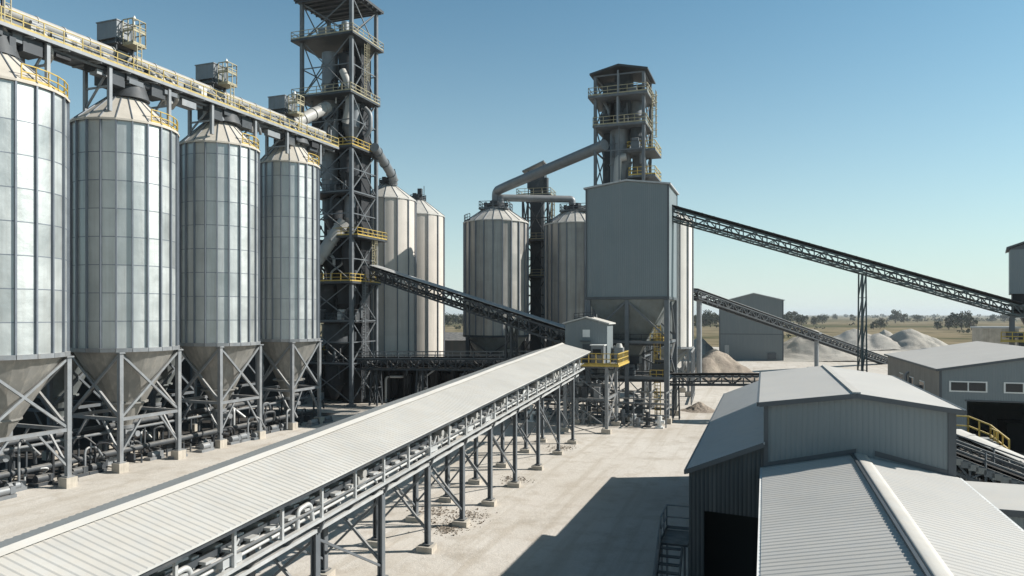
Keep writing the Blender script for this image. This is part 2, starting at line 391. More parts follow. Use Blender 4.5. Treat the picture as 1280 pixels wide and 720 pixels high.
LB2 = ['shaded hopper silo of the back row, seen under the second front silo', 'shaded hopper silo of the back row, seen under the third front silo',
       'shaded hopper silo of the back row, seen under the slimmest front silo']
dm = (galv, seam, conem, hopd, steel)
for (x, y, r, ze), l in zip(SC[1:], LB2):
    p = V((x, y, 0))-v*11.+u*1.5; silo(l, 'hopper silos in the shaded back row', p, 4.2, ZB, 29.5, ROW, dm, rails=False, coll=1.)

shade_slab = mat('under_silo_shade', (.06, .055, .05), .9, 0, .35, .35)
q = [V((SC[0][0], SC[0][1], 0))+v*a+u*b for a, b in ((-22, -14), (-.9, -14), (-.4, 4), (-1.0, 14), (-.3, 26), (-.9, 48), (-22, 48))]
o = MB().add([(p.x, p.y, .03) for p in q], [tuple(range(7))]).build('shade_floor', shade_slab); tag(o, kind='structure')  # dark sheet painted as the shade beneath the silos
# dark shed added to hide bright ground behind the silo rows
c0 = V((-44, 60, 0))-v*19
T = thing('dark_backdrop_shed', 'added low dark shed hiding bright ground behind the two rows of silos', 'shed', c0, ROW)
m = MB(); m.box(-4, 4, -25, 75, 0, 8); m.build('wall', backdrop_clad, T)
m = MB(); m.ext([(-4.5, -25.5, 8.02), (4.5, -25.5, 8.02), (4.5, -25.5, 8.2), (0, -25.5, 9.4), (-4.5, -25.5, 8.2)], (0, 101, 0)); m.build('roof', dark, T)

# screw feeder line beneath the hoppers
T = thing('screw_feeder', 'long screw feeder with motors and chutes running beneath the front silo hoppers', 'conveyor', (SC[0][0], SC[0][1], 0), ROW)
m = MB(); m.tube([(0, -9, 1.25), (0, 42, 1.25)], .27, 12); m.build('trough', dark, T)
m = MB(); m.tube([(-1.6, -9, 2.9), (-1.6, 42, 2.9)], .14, 8); m.build('pipe', steel, T)
m = MB(); m.tube([(-3.1, -9, 3.2), (-3.1, 42, 3.2)], .28, 8); m.build('pipe', dark, T)
rnd = random.Random(11)
for i in range(17):
    y = -8.2+i*3.; m = MB(); m.cb((0, y, .42), (.9, .2, .84)); m.beam((1.3, y, 0), (1.3, y, .8), .12); m.beam((1.3, y, .2), (-3.1, y, .2), .1); m.beam((-1.6, y, 0), (-1.6, y, 2.9), .14); m.beam((-3.1, y, 0), (-3.1, y, 3.2), .14)
    m.beam((-3.1, y, 2.8), (-1.6, y, 2.85), .12); m.build('stand', dark, T)
for i in range(26):
    y = -7.4+i*1.9+rnd.uniform(-.8, .8); x = rnd.choice((1.0, 2.2, -1.0, 2.6)); z = rnd.uniform(.45, .6)
    m = MB(); m.tube([(x, y, z), (x, y+.9, z)], .33, 12); m.cb((x, y+1.15, z), (.55, .4, .55)); m.cb((x, y+.5, .14), (.8, 1.7, .28)); m.build('motor', rnd.choice((legm, duct, dark, steel)), T)
for i in range(34):
    y = -8+i*1.45+rnd.uniform(-1, 1); x = rnd.uniform(-2.6, 2.2); h = rnd.uniform(1., 3.8)
    m = MB(); m.bend([(x, y, .2), (x, y, h), (x+rnd.uniform(-1.2, 1.2), y+rnd.uniform(.6, 1.6), h), (x+rnd.uniform(-1, 1), y+1.8, h-rnd.uniform(.8, 1.4))], rnd.uniform(.08, .15), 8, .5); m.build('chute_pipe', rnd.choice((legm, steel, dark, shade_dark, dark, galw)), T)

# ------------------------------------------------------------------ catwalk above the silos
p0 = V((SC[0][0], SC[0][1], 0))-u*16; L = (V((SC[3][0], SC[3][1], 0))-p0).length+7
T = thing('silo_catwalk', 'long overhead conveyor tube with yellow railed walkway above the front silo roofs', 'catwalk', p0, ROW+.3)
m = MB(); m.tube([(-.6, 0, 38.3), (-.6, L, 38.3)], .5, 14)
y = .5
while y < L: m.tube([(-.6, y, 38.3), (-.6, y+.14, 38.3)], .56, 14); y += 2.4
m.build('conveyor_tube', whp, T)
m = MB(); m.box(-1.7, 1.75, 0, L, 36.25, 36.4); m.box(-1.6, .4, 0, L, 36.9, 37.4)
y = .3
while y < L: m.cb((-.6, y, 37.5), (1.3, .16, .9)); m.beam((-.6, y+1., 36.4), (.4, y+1., 37.6), .12); y += 2.
m.build('deck', steel, T)
m = MB()
for x in (-1.7, 1.8): m.box(x-.09, x+.09, 0, L, 36.14, 36.42)
y = 0.
while y < L-3: m.beam((-1.7, y, 36.1), (1.8, y+3, 36.1), .12); m.beam((1.8, y, 36.1), (-1.7, y, 36.1), .14); y += 3.
m.build('edge_beam', legm, T)
rc_ = random.Random(91)
for i in range(26):
    yy = 2+i*(L-4)/26+rc_.uniform(-.8, .8); m = MB(); x = rc_.uniform(.2, 1.3); zz = rc_.uniform(35.2, 35.9)
    m.cb((x, yy, zz), (rc_.uniform(.4, 1.2), rc_.uniform(.6, 2.4), rc_.uniform(.3, .8))); m.beam((x, yy, zz), (x, yy, 36.3), .14); m.build('cable_box', rc_.choice((dark, steel, shade_dark, legm)), T)
for i in range(14):
    yy = 3+i*(L-6)/14+rc_.uniform(-1, 1); m = MB(); m.cb((.5, yy, 36.95), (.9, rc_.uniform(.7, 1.8), 1.1)); m.tube([(.5, yy-.5, 37.7), (.5, yy+.7, 37.7)], .22, 8); m.build('motor', rc_.choice((legm, steel, dark, galw)), T)
m = MB(); m.tube([(1.0, 0, 35.95), (1.0, L, 35.95)], .16, 8); m.tube([(-1.3, 0, 39.0), (-1.3, L, 39.0)], .1, 8); m.build('pipe', steel, T)
MB().rail([(1.78, 0, 36.42), (1.78, L, 36.42)], 1.15, .07, 1.7).build('guard_rail', yel_mid, T)
MB().rail([(-1.75, 0, 36.42), (-1.75, L, 36.42)], 1.15, .09, 1.5).build('guard_rail', yel_old, T)
for (x, y, r, ze) in SC:
    q = toloc(T, (x, y, 0)); 
    for dy in (-3.3, 3.3):
        m = MB()
        for dx in (-1.5, 1.5): m.beam((dx, q.y+dy, ze+.75), (dx, q.y+dy, 36.1), .3)
        m.beam((-1.5, q.y+dy, ze+1.2), (1.5, q.y+dy, 36), .16); m.beam((-1.5, q.y+dy, 34.4), (1.5, q.y+dy, 34.4), .16); m.build('support', legm, T)
    m = MB(); m.cyl(0, q.y, ze+4.3, 36.2, .9, .9, 14); m.cb((.2, q.y-.9, 35.9), (2.6, 1.2, .8)); m.cb((-.3, q.y+1.2, 35.6), (1.8, 1.1, 1.1)); m.cb((.5, q.y+2.2, 35.5), (1.7, 1.6, 1.2)); m.cb((.3, q.y-2.3, 35.4), (2., 1.5, 1.3)); m.tube([(.9, q.y-3.6, 35.7), (.9, q.y+3.6, 35.7)], .34, 10); m.cyl(.2, q.y, ze+2.7, ze+4.2, 1.7, 1.2, 14); m.build('inlet_chute', dark, T)
    for k in range(5):
        rr = random.Random(int(x*10)+k); m = MB(); yy = q.y+rr.uniform(-4.5, 4.5)
        m.bend([(.3, yy, 37.8), (1.1, yy+.4, 37.0), (1.0, yy+1.2, 35.5), (rr.uniform(-.5, 1.2), yy+1.6, 34.9)], rr.uniform(.12, .26), 8, .5); m.build('pipe', rr.choice((legm, whp, duct)), T)
    for k in range(7):
        rr = random.Random(int(y*10)+k); yy = q.y+rr.uniform(2.5, 6.5)*rr.choice((-1, 1)); m = MB(); m.cb((.75, yy, 36.4+.5), (.7, rr.uniform(.8, 1.4), 1.)); m.tube([(.75, yy-.4, 37.2), (.75, yy+.8, 37.2)], .3, 10); m.build('motor', rr.choice((legm, whp, steel)), T)
nm = ['cut off silo', 'second front silo', 'third front silo', 'slimmest front silo']
for i, (x, y, r, ze) in enumerate(SC):
    T = thing('drive_housing', 'grey drive box with ladder cage on the catwalk above the '+nm[i], 'drive unit', (x-.9, y, 36.4), ROW, 'drive boxes along the overhead catwalk')
    m = MB(); m.box(-1.25, 1.25, -1.0, 1.1, 3.3, 4.9); m.box(-1.32, 1.32, -1.07, 1.17, 4.86, 4.96); m.build('housing', duct, T)
    m = MB()
    for a in (-1, 1):
        for b in (-1, 1): m.beam((a*1.1, b*.9, .0), (a*1.1, b*.9, 3.3), .18)
    m.box(-1.2, 1.3, -1.2, 1.3, 2.7, 2.85); m.cb((-.2, .1, 3.05), (1.6, 1.4, .5)); m.tube([(-1.0, -.6, 3.), (1.4, -.6, 3.)], .3, 10); m.beam((-1.1, -.9, .1), (1.1, -.9, 2.7), .14); m.beam((1.1, -.9, .1), (1.1, .9, 2.7), .14); m.build('stand', dark, T)
    m = MB(); m.box(1.35, 2.7, -.5, 1.0, 2.65, 2.75); m.rail([(1.4, -.45, 2.75), (2.65, -.45, 2.75), (2.65, .95, 2.75), (1.4, .95, 2.75)], 2.3, .08, .8); m.rail([(1.4, -.45, 3.9), (2.65, -.45, 3.9), (2.65, .95, 3.9)], .55, .07, .8); m.ladder(2.7, .2, .1, 2.75, .5, 'y', .08, False); m.build('ladder_cage', yel_old, T)
    m = MB(); m.beam((1.3, .9, 4.9), (1.3, .9, 5.6), .08); m.tube([(1.3, .9, 5.55), (1.3, .9, 5.95)], [.22, .05], 10); m.build('lamp', whm, T)

# ------------------------------------------------------------------ towers
def frame_tower(T, hx, hy, zs, cw, cm, bm, bw=.2, xbrace=(1, 1, 1, 1), zbase=0.):
    P = [(hx, -hy), (hx, hy), (-hx, hy), (-hx, -hy)]
    for x, y in P:
        m = MB(); m.beam((x, y, zbase), (x, y, zs[-1]), cw)
        if zbase == 0: m.cb((x, y, .15), (cw*2.2, cw*2.2, .5))
        m.build('column', cm, T)
    lv = [zbase+.6]+zs
    for i in range(4):
        a, b = P[i], P[(i+1) % 4]; m = MB()
        for k, (z0, z1) in enumerate(zip(lv[:-1], lv[1:])):
            m.beam((*a, z1), (*b, z1), bw*1.3)
            mid = ((a[0]+b[0])/2, (a[1]+b[1])/2)
            if xbrace[i]:
                m.beam((*a, z0), (*b, z1), bw); m.beam((b[0]*1.002, b[1]*1.002, z0), (a[0]*1.002, a[1]*1.002, z1), bw)
                if z1-z0 > 6: m.beam((*a, (z0+z1)/2), (*b, (z0+z1)/2), bw)
        if not xbrace[i]: m.beam(((a[0]+b[0])/2, (a[1]+b[1])/2, zbase+.6), ((a[0]+b[0])/2, (a[1]+b[1])/2, zs[-1]), bw)
        m.build('bracing', bm, T)
def platform(T, x0, x1, y0, y1, z, dm, rm, th=.3, hole=None, rails='xXyY', t=.075):
    m = MB(); m.box(x0, x1, y0, y1, z-th, z)
    o = m.build('platform', dm, T); e = .06; r = MB(); z += .01
    if 'y' in rails: r.rail([(x0+e, y0+e, z), (x1-e, y0+e, z)], 1.15, t)
    if 'X' in rails: r.rail([(x1-e, y0+e, z), (x1-e, y1-e, z)], 1.15, t)
    if 'Y' in rails: r.rail([(x1-e, y1-e, z), (x0+e, y1-e, z)], 1.15, t)
    if 'x' in rails: r.rail([(x0+e, y1-e, z), (x0+e, y0+e, z)], 1.15, t)
    r.build('guard_rail', rm, o); return o
def vessel(x, y, z0, z1, r, mt, T, name='vessel', cone=.45):
    zc = z0+(z1-z0)*cone; m = MB(); m.cyl(x, y, z0, zc, r*.25, r, 16, False); m.cyl(x, y, zc, z1, r, n=16); m.cyl(x, y, z1, z1+r*.5, r, r*.3, 16)
    for z in (zc, z1): m.cyl(x, y, z-.08, z+.08, r*1.06, n=16)
    return m.build(name, mt, T)

# tall process tower
c = V((-24.3, 109, 0))
T = thing('process_tower', 'tall open steel tower packed with ducts and vessels, flat roof cut by the top edge', 'tower', c+V((-.94*4.45+.34*3.6, .34*4.45+.94*3.6, 0)), 19.9)
hx, hy = 4.45, 3.6
zs = [6.5, 13., 19., 26., 32.8, 39.6, 47.7, 56.5, 62.4]
frame_tower(T, hx, hy, zs, .5, steel, steel, .14)
m = MB(); m.box(-hx-.9, hx+.9, -hy-.9, hy+.9, 62.5, 62.9); m.box(-hx-.2, hx+.2, -hy-.2, hy+.2, 62.9, 63.1)
for i in range(7): m.box(-hx-.8, hx+.8, -hy-.7+i*1.35, -hy-.55+i*1.35, 62.2, 62.5)
m.build('roof', dark, T)
platform(T, -hx-1.3, hx+.9, -hy-1.1, hy+.9, 56.5, dark, yel_old)
platform(T, -hx-1.3, hx+.5, -hy-1.0, hy+.5, 47.7, dark, yel_old)
platform(T, -hx-.3, hx+.5, -hy-.6, hy+.5, 39.6, dark, yel)
platform(T, 1.2, hx+1.2, -hy-.2, hy+1.5, 26., dark, yel)
platform(T, -hx-1.5, hx+.6, -hy-1.4, hy+.5, 19., dark, yel)
platform(T, -hx, hx, -hy, hy, 13., shade_dark, dark, rails='y')
platform(T, -hx, hx, -hy, hy, 32.8, shade_dark, dark, rails='y')
platform(T, -hx-4.5, -hx+1.5, -hy-2., hy-2, 8.2, steel, yel)
m = MB(); m.cyl(-1.1, -1.0, 33., 55., 1.25, n=18)
for z in range(35, 55, 3): m.cyl(-1.1, -1.0, z, z+.18, 1.36, n=18)
m.build('riser_duct', duct, T)
m = MB(); m.cyl(-2.7, .6, 30., 52., .8, n=14); m.build('riser_duct', dark, T)
m = MB(); m.cyl(1.6, 1.2, 40., 52.5, .7, n=14); m.build('riser_duct', duct, T)
vessel(1.9, .8, 40.5, 47., 1.6, duct, T, 'cyclone'); vessel(1.7, -.6, 48.3, 54.5, 1.3, shade_dark, T, 'cyclone'); vessel(-1.6, 1.2, 26.6, 32.2, 1.9, dark, T, 'cyclone')
vessel(1.8, .4, 26.5, 32.4, 1.5, duct, T, 'cyclone'); vessel(-2.0, -.4, 14., 18.6, 2.0, dark, T, 'hopper_vessel'); vessel(1.9, -.6, 13.4, 18.6, 1.7, shade_dark, T, 'hopper_vessel')
vessel(-2., .6, 20., 25.6, 1.7, shade_dark, T, 'cyclone'); vessel(2.0, 1.0, 33.3, 38.6, 1.6, dark, T, 'cyclone'); vessel(-.4, -.4, 7.3, 12.4, 2.2, dark, T, 'hopper_vessel')
m = MB(); m.box(-2.6, -.4, -2., .4, 56.6, 58.8); m.build('motor_house', duct, T)
m = MB(); m.box(.4, 2.6, -.8, 1.4, 56.6, 59.4); m.build('motor_house', dark, T)
m = MB(); m.cyl(2.6, -2.4, 56.6, 58.9, .6, n=12); m.build('fan', legm, T)
m = MB(); m.box(.3, 3.7, .4, 3.3, .2, 56.); m.build('elevator_casing', shade_dark, T)
m = MB(); m.box(-4., -.6, 1.6, 3.3, .2, 47.); m.build('elevator_casing', shade_dark, T)
for (x, y, z0, z1, r) in ((-2.9, -1.8, 20., 25.2, 1.2), (2.6, -2., 33.3, 38.8, 1.1), (-2.9, -1.6, 40., 46., 1.0), (.2, -1.6, 26.4, 31.8, 1.3), (3., -2.2, 20., 25., 1.0), (-3., -1.8, 1., 6., 1.3), (.4, -2., .8, 6., 1.5)): vessel(x, y, z0, z1, r, shade_dark, T, 'vessel')
platform(T, -hx, hx, -hy, hy, 6.5, shade_dark, dark, rails='y')
m = MB(); m.bend([(2.2, -2.6, 51.5), (3.2, -2.6, 49.5), (3.3, -2.4, 46.), (2.4, -2.2, 43.5)], .55, 12, 1.5); m.build('bend_pipe', whp, T)
m = MB(); m.bend([(4.0, 1., 46.5), (5.0, 1., 45.5), (5.0, 1.0, 43.), (4.0, 1.0, 42.)], .35, 10, 1.); m.build('bend_pipe', legm, T)
rnd = random.Random(21)
for i in range(46):
    z = rnd.uniform(3, 53); x = rnd.uniform(-3.8, 3.8); y = rnd.uniform(-3.3, 1.); h = rnd.uniform(2, 6); a = rnd.uniform(-2.4, 2.4)
    m = MB(); x2 = max(-4, min(4, x+a)); m.bend([(x, y, z), (x, y, z+h*.5), (x2, y+.3, z+h*.5+abs(a)*.6), (x2, y+.3, z+h)], rnd.uniform(.12, .34), 8, .6); m.build('pipe', rnd.choice((duct, galw, dark, shade_dark, dark)), T)
for i in range(16):
    z = rnd.choice((13., 19., 26.0, 32.8, 39.6, 47.7, 6.6)); x = rnd.uniform(-3.7, 3.7); y = rnd.uniform(-3.3, -.5); m = MB()
    m.cb((x, y, z+.65), (rnd.uniform(.6, 1.4), rnd.uniform(.6, 1.2), 1.3)); m.tube([(x-.4, y, z+1.5), (x+.7, y, z+1.5)], .32, 10); m.build('machine', rnd.choice((galw, dark, shade_dark, whp)), T)
m = MB(); m.ladder(hx+.5, -.4, 48., 56., .6, 'y', .06, True); m.build('ladder', yel_old, T)
m = MB(); m.ladder(hx+.55, 1.8, 19., 26., .6, 'y', .09, True); m.build('ladder', yel_old, T)
m = MB(); m.ladder(hx+.55, -1., 1., 19., .6, 'y', .09, True); m.build('ladder', legm, T)
def chute(label, P, r, mt, cat='pipe', name='chute_pipe', rad=1.5, fl=True):
    P = [V(p) for p in P]; o0 = V((P[0].x, P[0].y, 0)); m = MB(); q = [p-o0 for p in P]; m.bend(q, r, 14, rad)
    T = thing(name, label, cat, o0, 0); m.build('tube', mt, T)
    if fl:
        for a, b in zip(q[:-1], q[1:]):
            d = b-a
            for t in (.15, .5, .85):
                k = MB(); c = a+d*t; k.tube([c-d.normalized()*.08, c+d.normalized()*.08], r*1.16, 14); k.build('flange', mt, T)
    return T
chute('white sloping pipe from the overhead catwalk up into the tall tower', [W(352, 162, 100), W(372, 152, 103.5), W(409, 134, 110)], .85, whp)
chute('white sloping pipe inside the lower left face of the tall tower', [W(396, 327, 109.5), W(430, 277, 111)], .95, whp)
chute('grey pipe sloping down from the tall tower onto the cream silo roofs', [W(468, 184, 113), W(492, 222, 124.5), W(490, 236, 125.5)], .75, duct)

# ------------------------------------------------------------------ cream silos right of the tower
cm_ = (creamc, seam, conew, None, steel)
def cream(label, px, Y, r, ze, rise):
    T = silo(label, 'cream storage silos behind the tall tower', W(px, 393, Y), r, .0, ze, 10, cm_, ns=14, ring=99, rise=rise, rc=.9, legs=False, name='storage_silo', rails=False, rib=.12, curve=.9, coll=.9)
    pts = [(math.cos(a)*1.6, math.sin(a)*1.6, ze+rise-.4) for a in [2*PI*i/8 for i in range(9)]]
    MB().rail(pts, 1.1, .08, 1.2).build('guard_rail', dark, T)
    m = MB(); m.cb((.6, -.6, ze+rise+1.1), (.8, .8, 1.6)); m.cb((-.7, .3, ze+rise+.7), (.7, .9, 1.)); m.beam((1.1, .4, ze+rise), (1.1, .4, ze+rise+2.6), .1); m.build('roof_filter', dark, T)
    return T
cream('front cream silo partly hidden by the right side of the tall tower', 485, 126, 4.85, 33.8, 3.1)
cream('rear cream silo, right of the front one and partly covered by it', 522.5, 140, 5.1, 33.0, 3.4)

# ------------------------------------------------------------------ middle silos, elevator and ducts
mm = (galv_dull, seam, conew, hopd, dark)
MP = [Wg(620, 125), Wg(719, 128)]
ml = ['weathered brown-grey silo standing free against the sky, left of the small elevator tower', 'weathered brown-grey silo half hidden behind the clad hopper building']
for p, r, l in zip(MP, (5.5, 5.4), ml):
    T = silo(l, 'weathered silos in the middle of the plant', p, r, 10.4, 29.8, 12, mm, ring=99, rise=2.9, rc=1.5, rails=False, name='storage_silo', coll=1.0, rib=.16, leg_w=.6)
    m = MB()
    m.box(-2.5, 2.5, -2.5, 2.5, 32.0, 32.15); m.rail([(-2.4, -2.4, 32.15), (2.4, -2.4, 32.15), (2.4, 2.4, 32.15), (-2.4, 2.4, 32.15), (-2.4, -2.4, 32.15)], 1.2, .09, 1.2); m.build('top_platform', steel, T)
    MB().rail([(math.cos(a)*r, math.sin(a)*r, 29.95) for a in [R(200+10*i) for i in range(4)]], 1.1, .09, 1.).build('guard_rail', dark, T)
T = thing('elevator_tower', 'small dark bucket elevator tower with tilted roof between the weathered silos', 'tower', Wg(672, 133), 14)
frame_tower(T, 2.3, 2.1, [7, 14, 21, 27.6, 35.6], .35, dark, dark, .18)
platform(T, -3.4, 3.0, -2.8, 2.6, 35.7, dark, yel_old); platform(T, -2.7, 3.2, -2.6, 2.6, 27.6, dark, yel_old); platform(T, -2.3, 2.8, -2.3, 2.3, 21., dark, yel_old)
m = MB(); m.box(-1.2, .9, -.9, .9, .3, 39.2); m.build('elevator_casing', dark, T)
m = MB(); m.cyl(1.2, -.9, 1, 35., .35, n=10); m.build('pipe', duct, T)
m = MB(); m.box(-1.7, 1.5, -1.2, 1.2, 37.2, 39.8); m.cyl(1.7, -.6, 36, 39, .5, n=10); m.build('head_box', dark, T)
m = MB(); m.ext([(-2.4, -2.3, 40.0), (1.6, -2.3, 41.7), (1.6, -2.3, 41.95), (-2.4, -2.3, 40.25)], (0, 4.6, 0)); m.build('roof', duct, T)
m = MB()
for x, y in ((-1.5, -1.1), (1.3, -1.1), (-1.5, 1.1), (1.3, 1.1)): m.beam((x, y, 35.7), (x, y, 40.3+.43*(x+1.5)), .16)
m.build('roof_post', dark, T)
m = MB(); m.ladder(2.6, 0, 21, 36, .6, 'y', .09); m.build('ladder', yel_old, T)
D1 = [W(756, 181, 104), W(633, 233, 122), V((MP[0].x+.1, MP[0].y, 35.4)), V((MP[0].x+.1, MP[0].y, 33.4))]
chute('thick grey duct sloping from the upper tower down to the left weathered silo', D1, .82, duct, 'duct', 'duct', 3., False)
D2 = [V((MP[0].x+.9, MP[0].y-.8, 33.2)), V((MP[0].x+.9, MP[0].y-.8, 34.1)), V((MP[1].x-.6, MP[1].y-1, 34.3)), V((MP[1].x-.6, MP[1].y-1, 33.3))]
chute('level grey duct joining the tops of the two weathered silos', D2, .62, duct, 'duct', 'duct', 1.2, False)

# ------------------------------------------------------------------ clad hopper building
AX = 19.9
BN = V((20.0, 92.0, 0))
T = thing('hopper_building', 'big blue-grey clad hopper bin raised on steel columns in the middle of the yard', 'hopper building', BN, AX)
bx, by, z0, z1 = -10.8, 8.6, 16.3, 30.6
m = MB(); m.add([(bx, 0, z0), (0, 0, z0), (0, 0, z1), (bx/2, 0, z1+.75), (bx, 0, z1), (bx, by, z0), (0, by, z0), (0, by, z1), (bx/2, by, z1+.75), (bx, by, z1)], [(0, 1, 2, 3, 4), (9, 8, 7, 6, 5)])
m.m = 1; m.add([(0, 0, z0), (0, by, z0), (0, by, z1), (0, 0, z1), (bx, 0, z0), (bx, by, z0), (bx, by, z1), (bx, 0, z1)], [(0, 1, 2, 3), (4, 7, 6, 5)])
m.build('wall', [cladx, clady], T)
m = MB(); e = .3
m.ext([(bx-e, -e, z1+.0), (bx/2, -e, z1+.78), (e, -e, z1+.0), (e, -e, z1+.2), (bx/2, -e, z1+.98), (bx-e, -e, z1+.2)], (0, by+2*e, 0)); m.build('roof', roofg, T)
m = MB(); m.box(bx-.07, bx+.15, -.07, .02, z0, z1); m.box(-.15, .07, -.07, .02, z0, z1); m.box(.01, .07, -.05, .2, z0, z1); m.box(.0, .07, by-.2, by+.05, z0, z1); m.box(bx-.1, .1, -.1, by+.1, z0-.35, z0-.01); m.build('corner_trim', trim, T)
m = MB(); cx, cy = bx/2, by/2
t = [(bx+.1, .1, z0-.36), (-.1, .1, z0-.36), (-.1, by-.1, z0-.36), (bx+.1, by-.1, z0-.36)]; b = [(cx-.9, cy-.9, 8.4), (cx+.9, cy-.9, 8.4), (cx+.9, cy+.9, 8.4), (cx-.9, cy+.9, 8.4)]
m.add(t+b, [(i, 4+i, 4+(i+1) % 4, (i+1) % 4) for i in range(4)]); m.build('hopper', hopd, T)
m = MB(); m.cb((cx, cy, 7.9), (2.2, 2.2, 1.)); m.cb((cx, cy, 7.0), (1.5, 1.5, 1.)); m.build('outlet_gate', dark, T)
CP = [(-.25, .25), (-.25, by-.25), (bx+.25, by-.25), (bx+.25, .25), (cx, .3), (-.25, cy)]
for i, (x, y) in enumerate(CP):
    if i == 5: continue
    m = MB(); m.beam((x, y, .4), (x, y, z0-.4), .62 if i < 4 else .5); cmn = m.build('column', steel, T)
    MB().ext([(x-.6, y-.6, -.05), (x+.6, y-.6, -.05), (x+.6, y+.6, -.05), (x-.6, y+.6, -.05)], (0, 0, .75)).build('footing', conc, cmn)
for (a, b) in ((0, 1), (1, 2), (2, 3), (3, 0)):
    A, B = CP[a], CP[b]; m = MB()
    for z in (10.4, 5.8): m.beam((*A, z), (*B, z), .34)
    if (a, b) != (3, 0): m.beam((*A, 5.8), (*B, 10.4), .2); m.beam((*B, 5.8), (*A, 10.4), .2)
    m.beam((*A, 11.), ((A[0]+B[0])/2, (A[1]+B[1])/2, z0-.5), .2); m.beam((*B, 11.), ((A[0]+B[0])/2, (A[1]+B[1])/2, z0-.5), .2)
    m.build('bracing', steel, T)
platform(T, bx, -.6, 1., by-.5, 5.5, dark, dark, rails='y')
platform(T, bx+1, -.6, 1.4, by-.5, 10.2, dark, dark, rails='y')
rnd = random.Random(5)
for i in range(14):
    x = rnd.uniform(bx+.5, -1); y = rnd.uniform(.6, 4); z = rnd.choice((0.02, 5.52, 5.52, 10.22)); m = MB(); h = rnd.uniform(.8, 2.2)
    m.cb((x, y, z+h/2), (rnd.uniform(.7, 1.8), rnd.uniform(.7, 1.4), h)); m.tube([(x-.5, y, z+h+.3), (x+.8, y, z+h+.3)], .3, 10); m.bend([(x, y, z+h), (x, y, z+h+1.2), (x+rnd.uniform(-2, 2), y+.5, z+h+1.4)], .16, 8, .5)
    m.build('machine', rnd.choice((legm, duct, steel, whp, dark)), T)
T = thing('yellow_stair_ladder', 'yellow caged ladder rising under the right side of the clad hopper bin', 'ladder', BN+V((-1.6*.94+.34*1.6, 1.6*.34+.94*1.6, 0)), AX)
m = MB(); m.ladder(0, 0, .0, 12.6, .7, 'x', .1); m.build('rail', yel, T)
m = MB(); m.box(-.8, .8, -1.2, .6, 5.6, 5.7); m.rail([(-.8, -1.2, 5.7), (.8, -1.2, 5.7), (.8, .6, 5.7)], 1.1, .08, .9); m.box(-.8, .8, -1.2, .6, 10.3, 10.4); m.rail([(-.8, -1.2, 10.4), (.8, -1.2, 10.4), (.8, .6, 10.4)], 1.1, .08, .9); m.build('landing', yel, T)

# upper tower behind the bin
T = thing('head_tower', 'open steel tower with small gable roof rising behind the clad hopper bin', 'tower', Wg(779, 106.5), AX)
hx, hy = 3.5, 3.0
frame_tower(T, hx, hy, [8, 16, 24, 32.8, 37.7, 41.4, 45.6, 48.6], .42, steel, steel, .15, (1, 1, 1, 0))
platform(T, -hx-.9, hx+.7, -hy-.9, hy+.6, 45.6, steel, yel_old); platform(T, -hx-.3, hx+.4, -hy-.5, hy+.5, 41.4, steel, yel_old)
platform(T, 1., hx+1.6, -hy+.5, hy+.5, 37.7, steel, yel); platform(T, 1.2, hx+1.6, -hy+.5, hy+.4, 34., steel, yel); platform(T, -hx, hx, -hy, hy, 32.8, dark, dark, rails='')
m = MB(); e = .7
m.ext([(-hx-e, -hy-e, 48.7), (0, -hy-e, 49.6), (hx+e, -hy-e, 48.7), (hx+e, -hy-e, 48.95), (0, -hy-e, 49.9), (-hx-e, -hy-e, 48.95)], (0, 2*hy+2*e, 0)); m.build('roof', dark, T)
m = MB(); m.cyl(-.4, 0, 30., 42., 1.55, n=18)
for z in (33, 36, 39): m.cyl(-.4, 0, z, z+.2, 1.66, n=18)
m.build('riser_duct', duct, T)
m = MB(); m.box(-1.1, 1.3, -1., 1.3, 41.5, 49.2); m.build('elevator_casing', dark, T)
vessel(1.6, .6, 41.6, 45.2, 1.1, steel, T, 'cyclone'); vessel(-2.2, .8, 41.6, 45.2, 1.0, dark, T, 'cyclone'); vessel(2.1, -.9, 38., 41., .9, dark, T, 'cyclone')
m = MB(); m.box(-3.0, -1.2, .6, 2.6, 30, 45); m.build('elevator_casing', dark, T); m = MB(); m.box(1.2, 3., .9, 2.6, 30, 41); m.build('elevator_casing', steel, T)
for x, y, z, sx, sz in ((-2.3, -2., 42.1, 1.3, 1.3), (.4, -2.2, 42.1, 1.6, 1.1), (2.2, -2.1, 38.3, 1.2, 1.2), (-.3, -2.2, 46.2, 1.4, 1.2), (2.5, .5, 46.3, 1.1, 1.6), (-2.6, 1.5, 46.4, 1.2, 1.7)): m = MB(); m.cb((x, y, z), (sx, 1., sz)); m.tube([(x-sx*.4, y-.2, z+sz*.5+.25), (x+sx*.4, y-.2, z+sz*.5+.25)], .28, 10); m.build('machine', dark if z > 42 else steel, T)
m = MB(); m.cb((-1.8, -1.2, 46.5), (1.6, 1.4, 1.7)); m.tube([(-2.6, -1.2, 47.7), (-.6, -1.2, 47.7)], .4, 10); m.build('motor', dark, T)
m = MB(); m.cb((1.7, -1.4, 46.2), (1.2, 1.2, 1.1)); m.build('motor', steel, T)
m = MB(); m.bend([(.9, -2.3, 36.8), (-.2, -2.5, 36.6), (-.35, -2.6, 34.5), (-.4, -2.6, 31.)], .55, 12, 1.3); m.build('white_elbow', whp, T)
m = MB(); m.bend([(1.8, -1., 38.5), (2.8, -1., 38.2), (3.0, -1., 36)], .4, 10, 1.); m.build('bend_pipe', legm, T)
m = MB(); m.ladder(hx+.8, 0, 37.7, 46.6, .8, 'y', .1); m.build('ladder', yel_old, T)
m = MB(); m.beam((0, -hy-.85, 45.6), (0, -hy-.85, 48.9), .2); m.beam((-.15, -hy-.4, 41.4), (-.15, -hy-.4, 45.4), .25); m.build('post', legm, T)
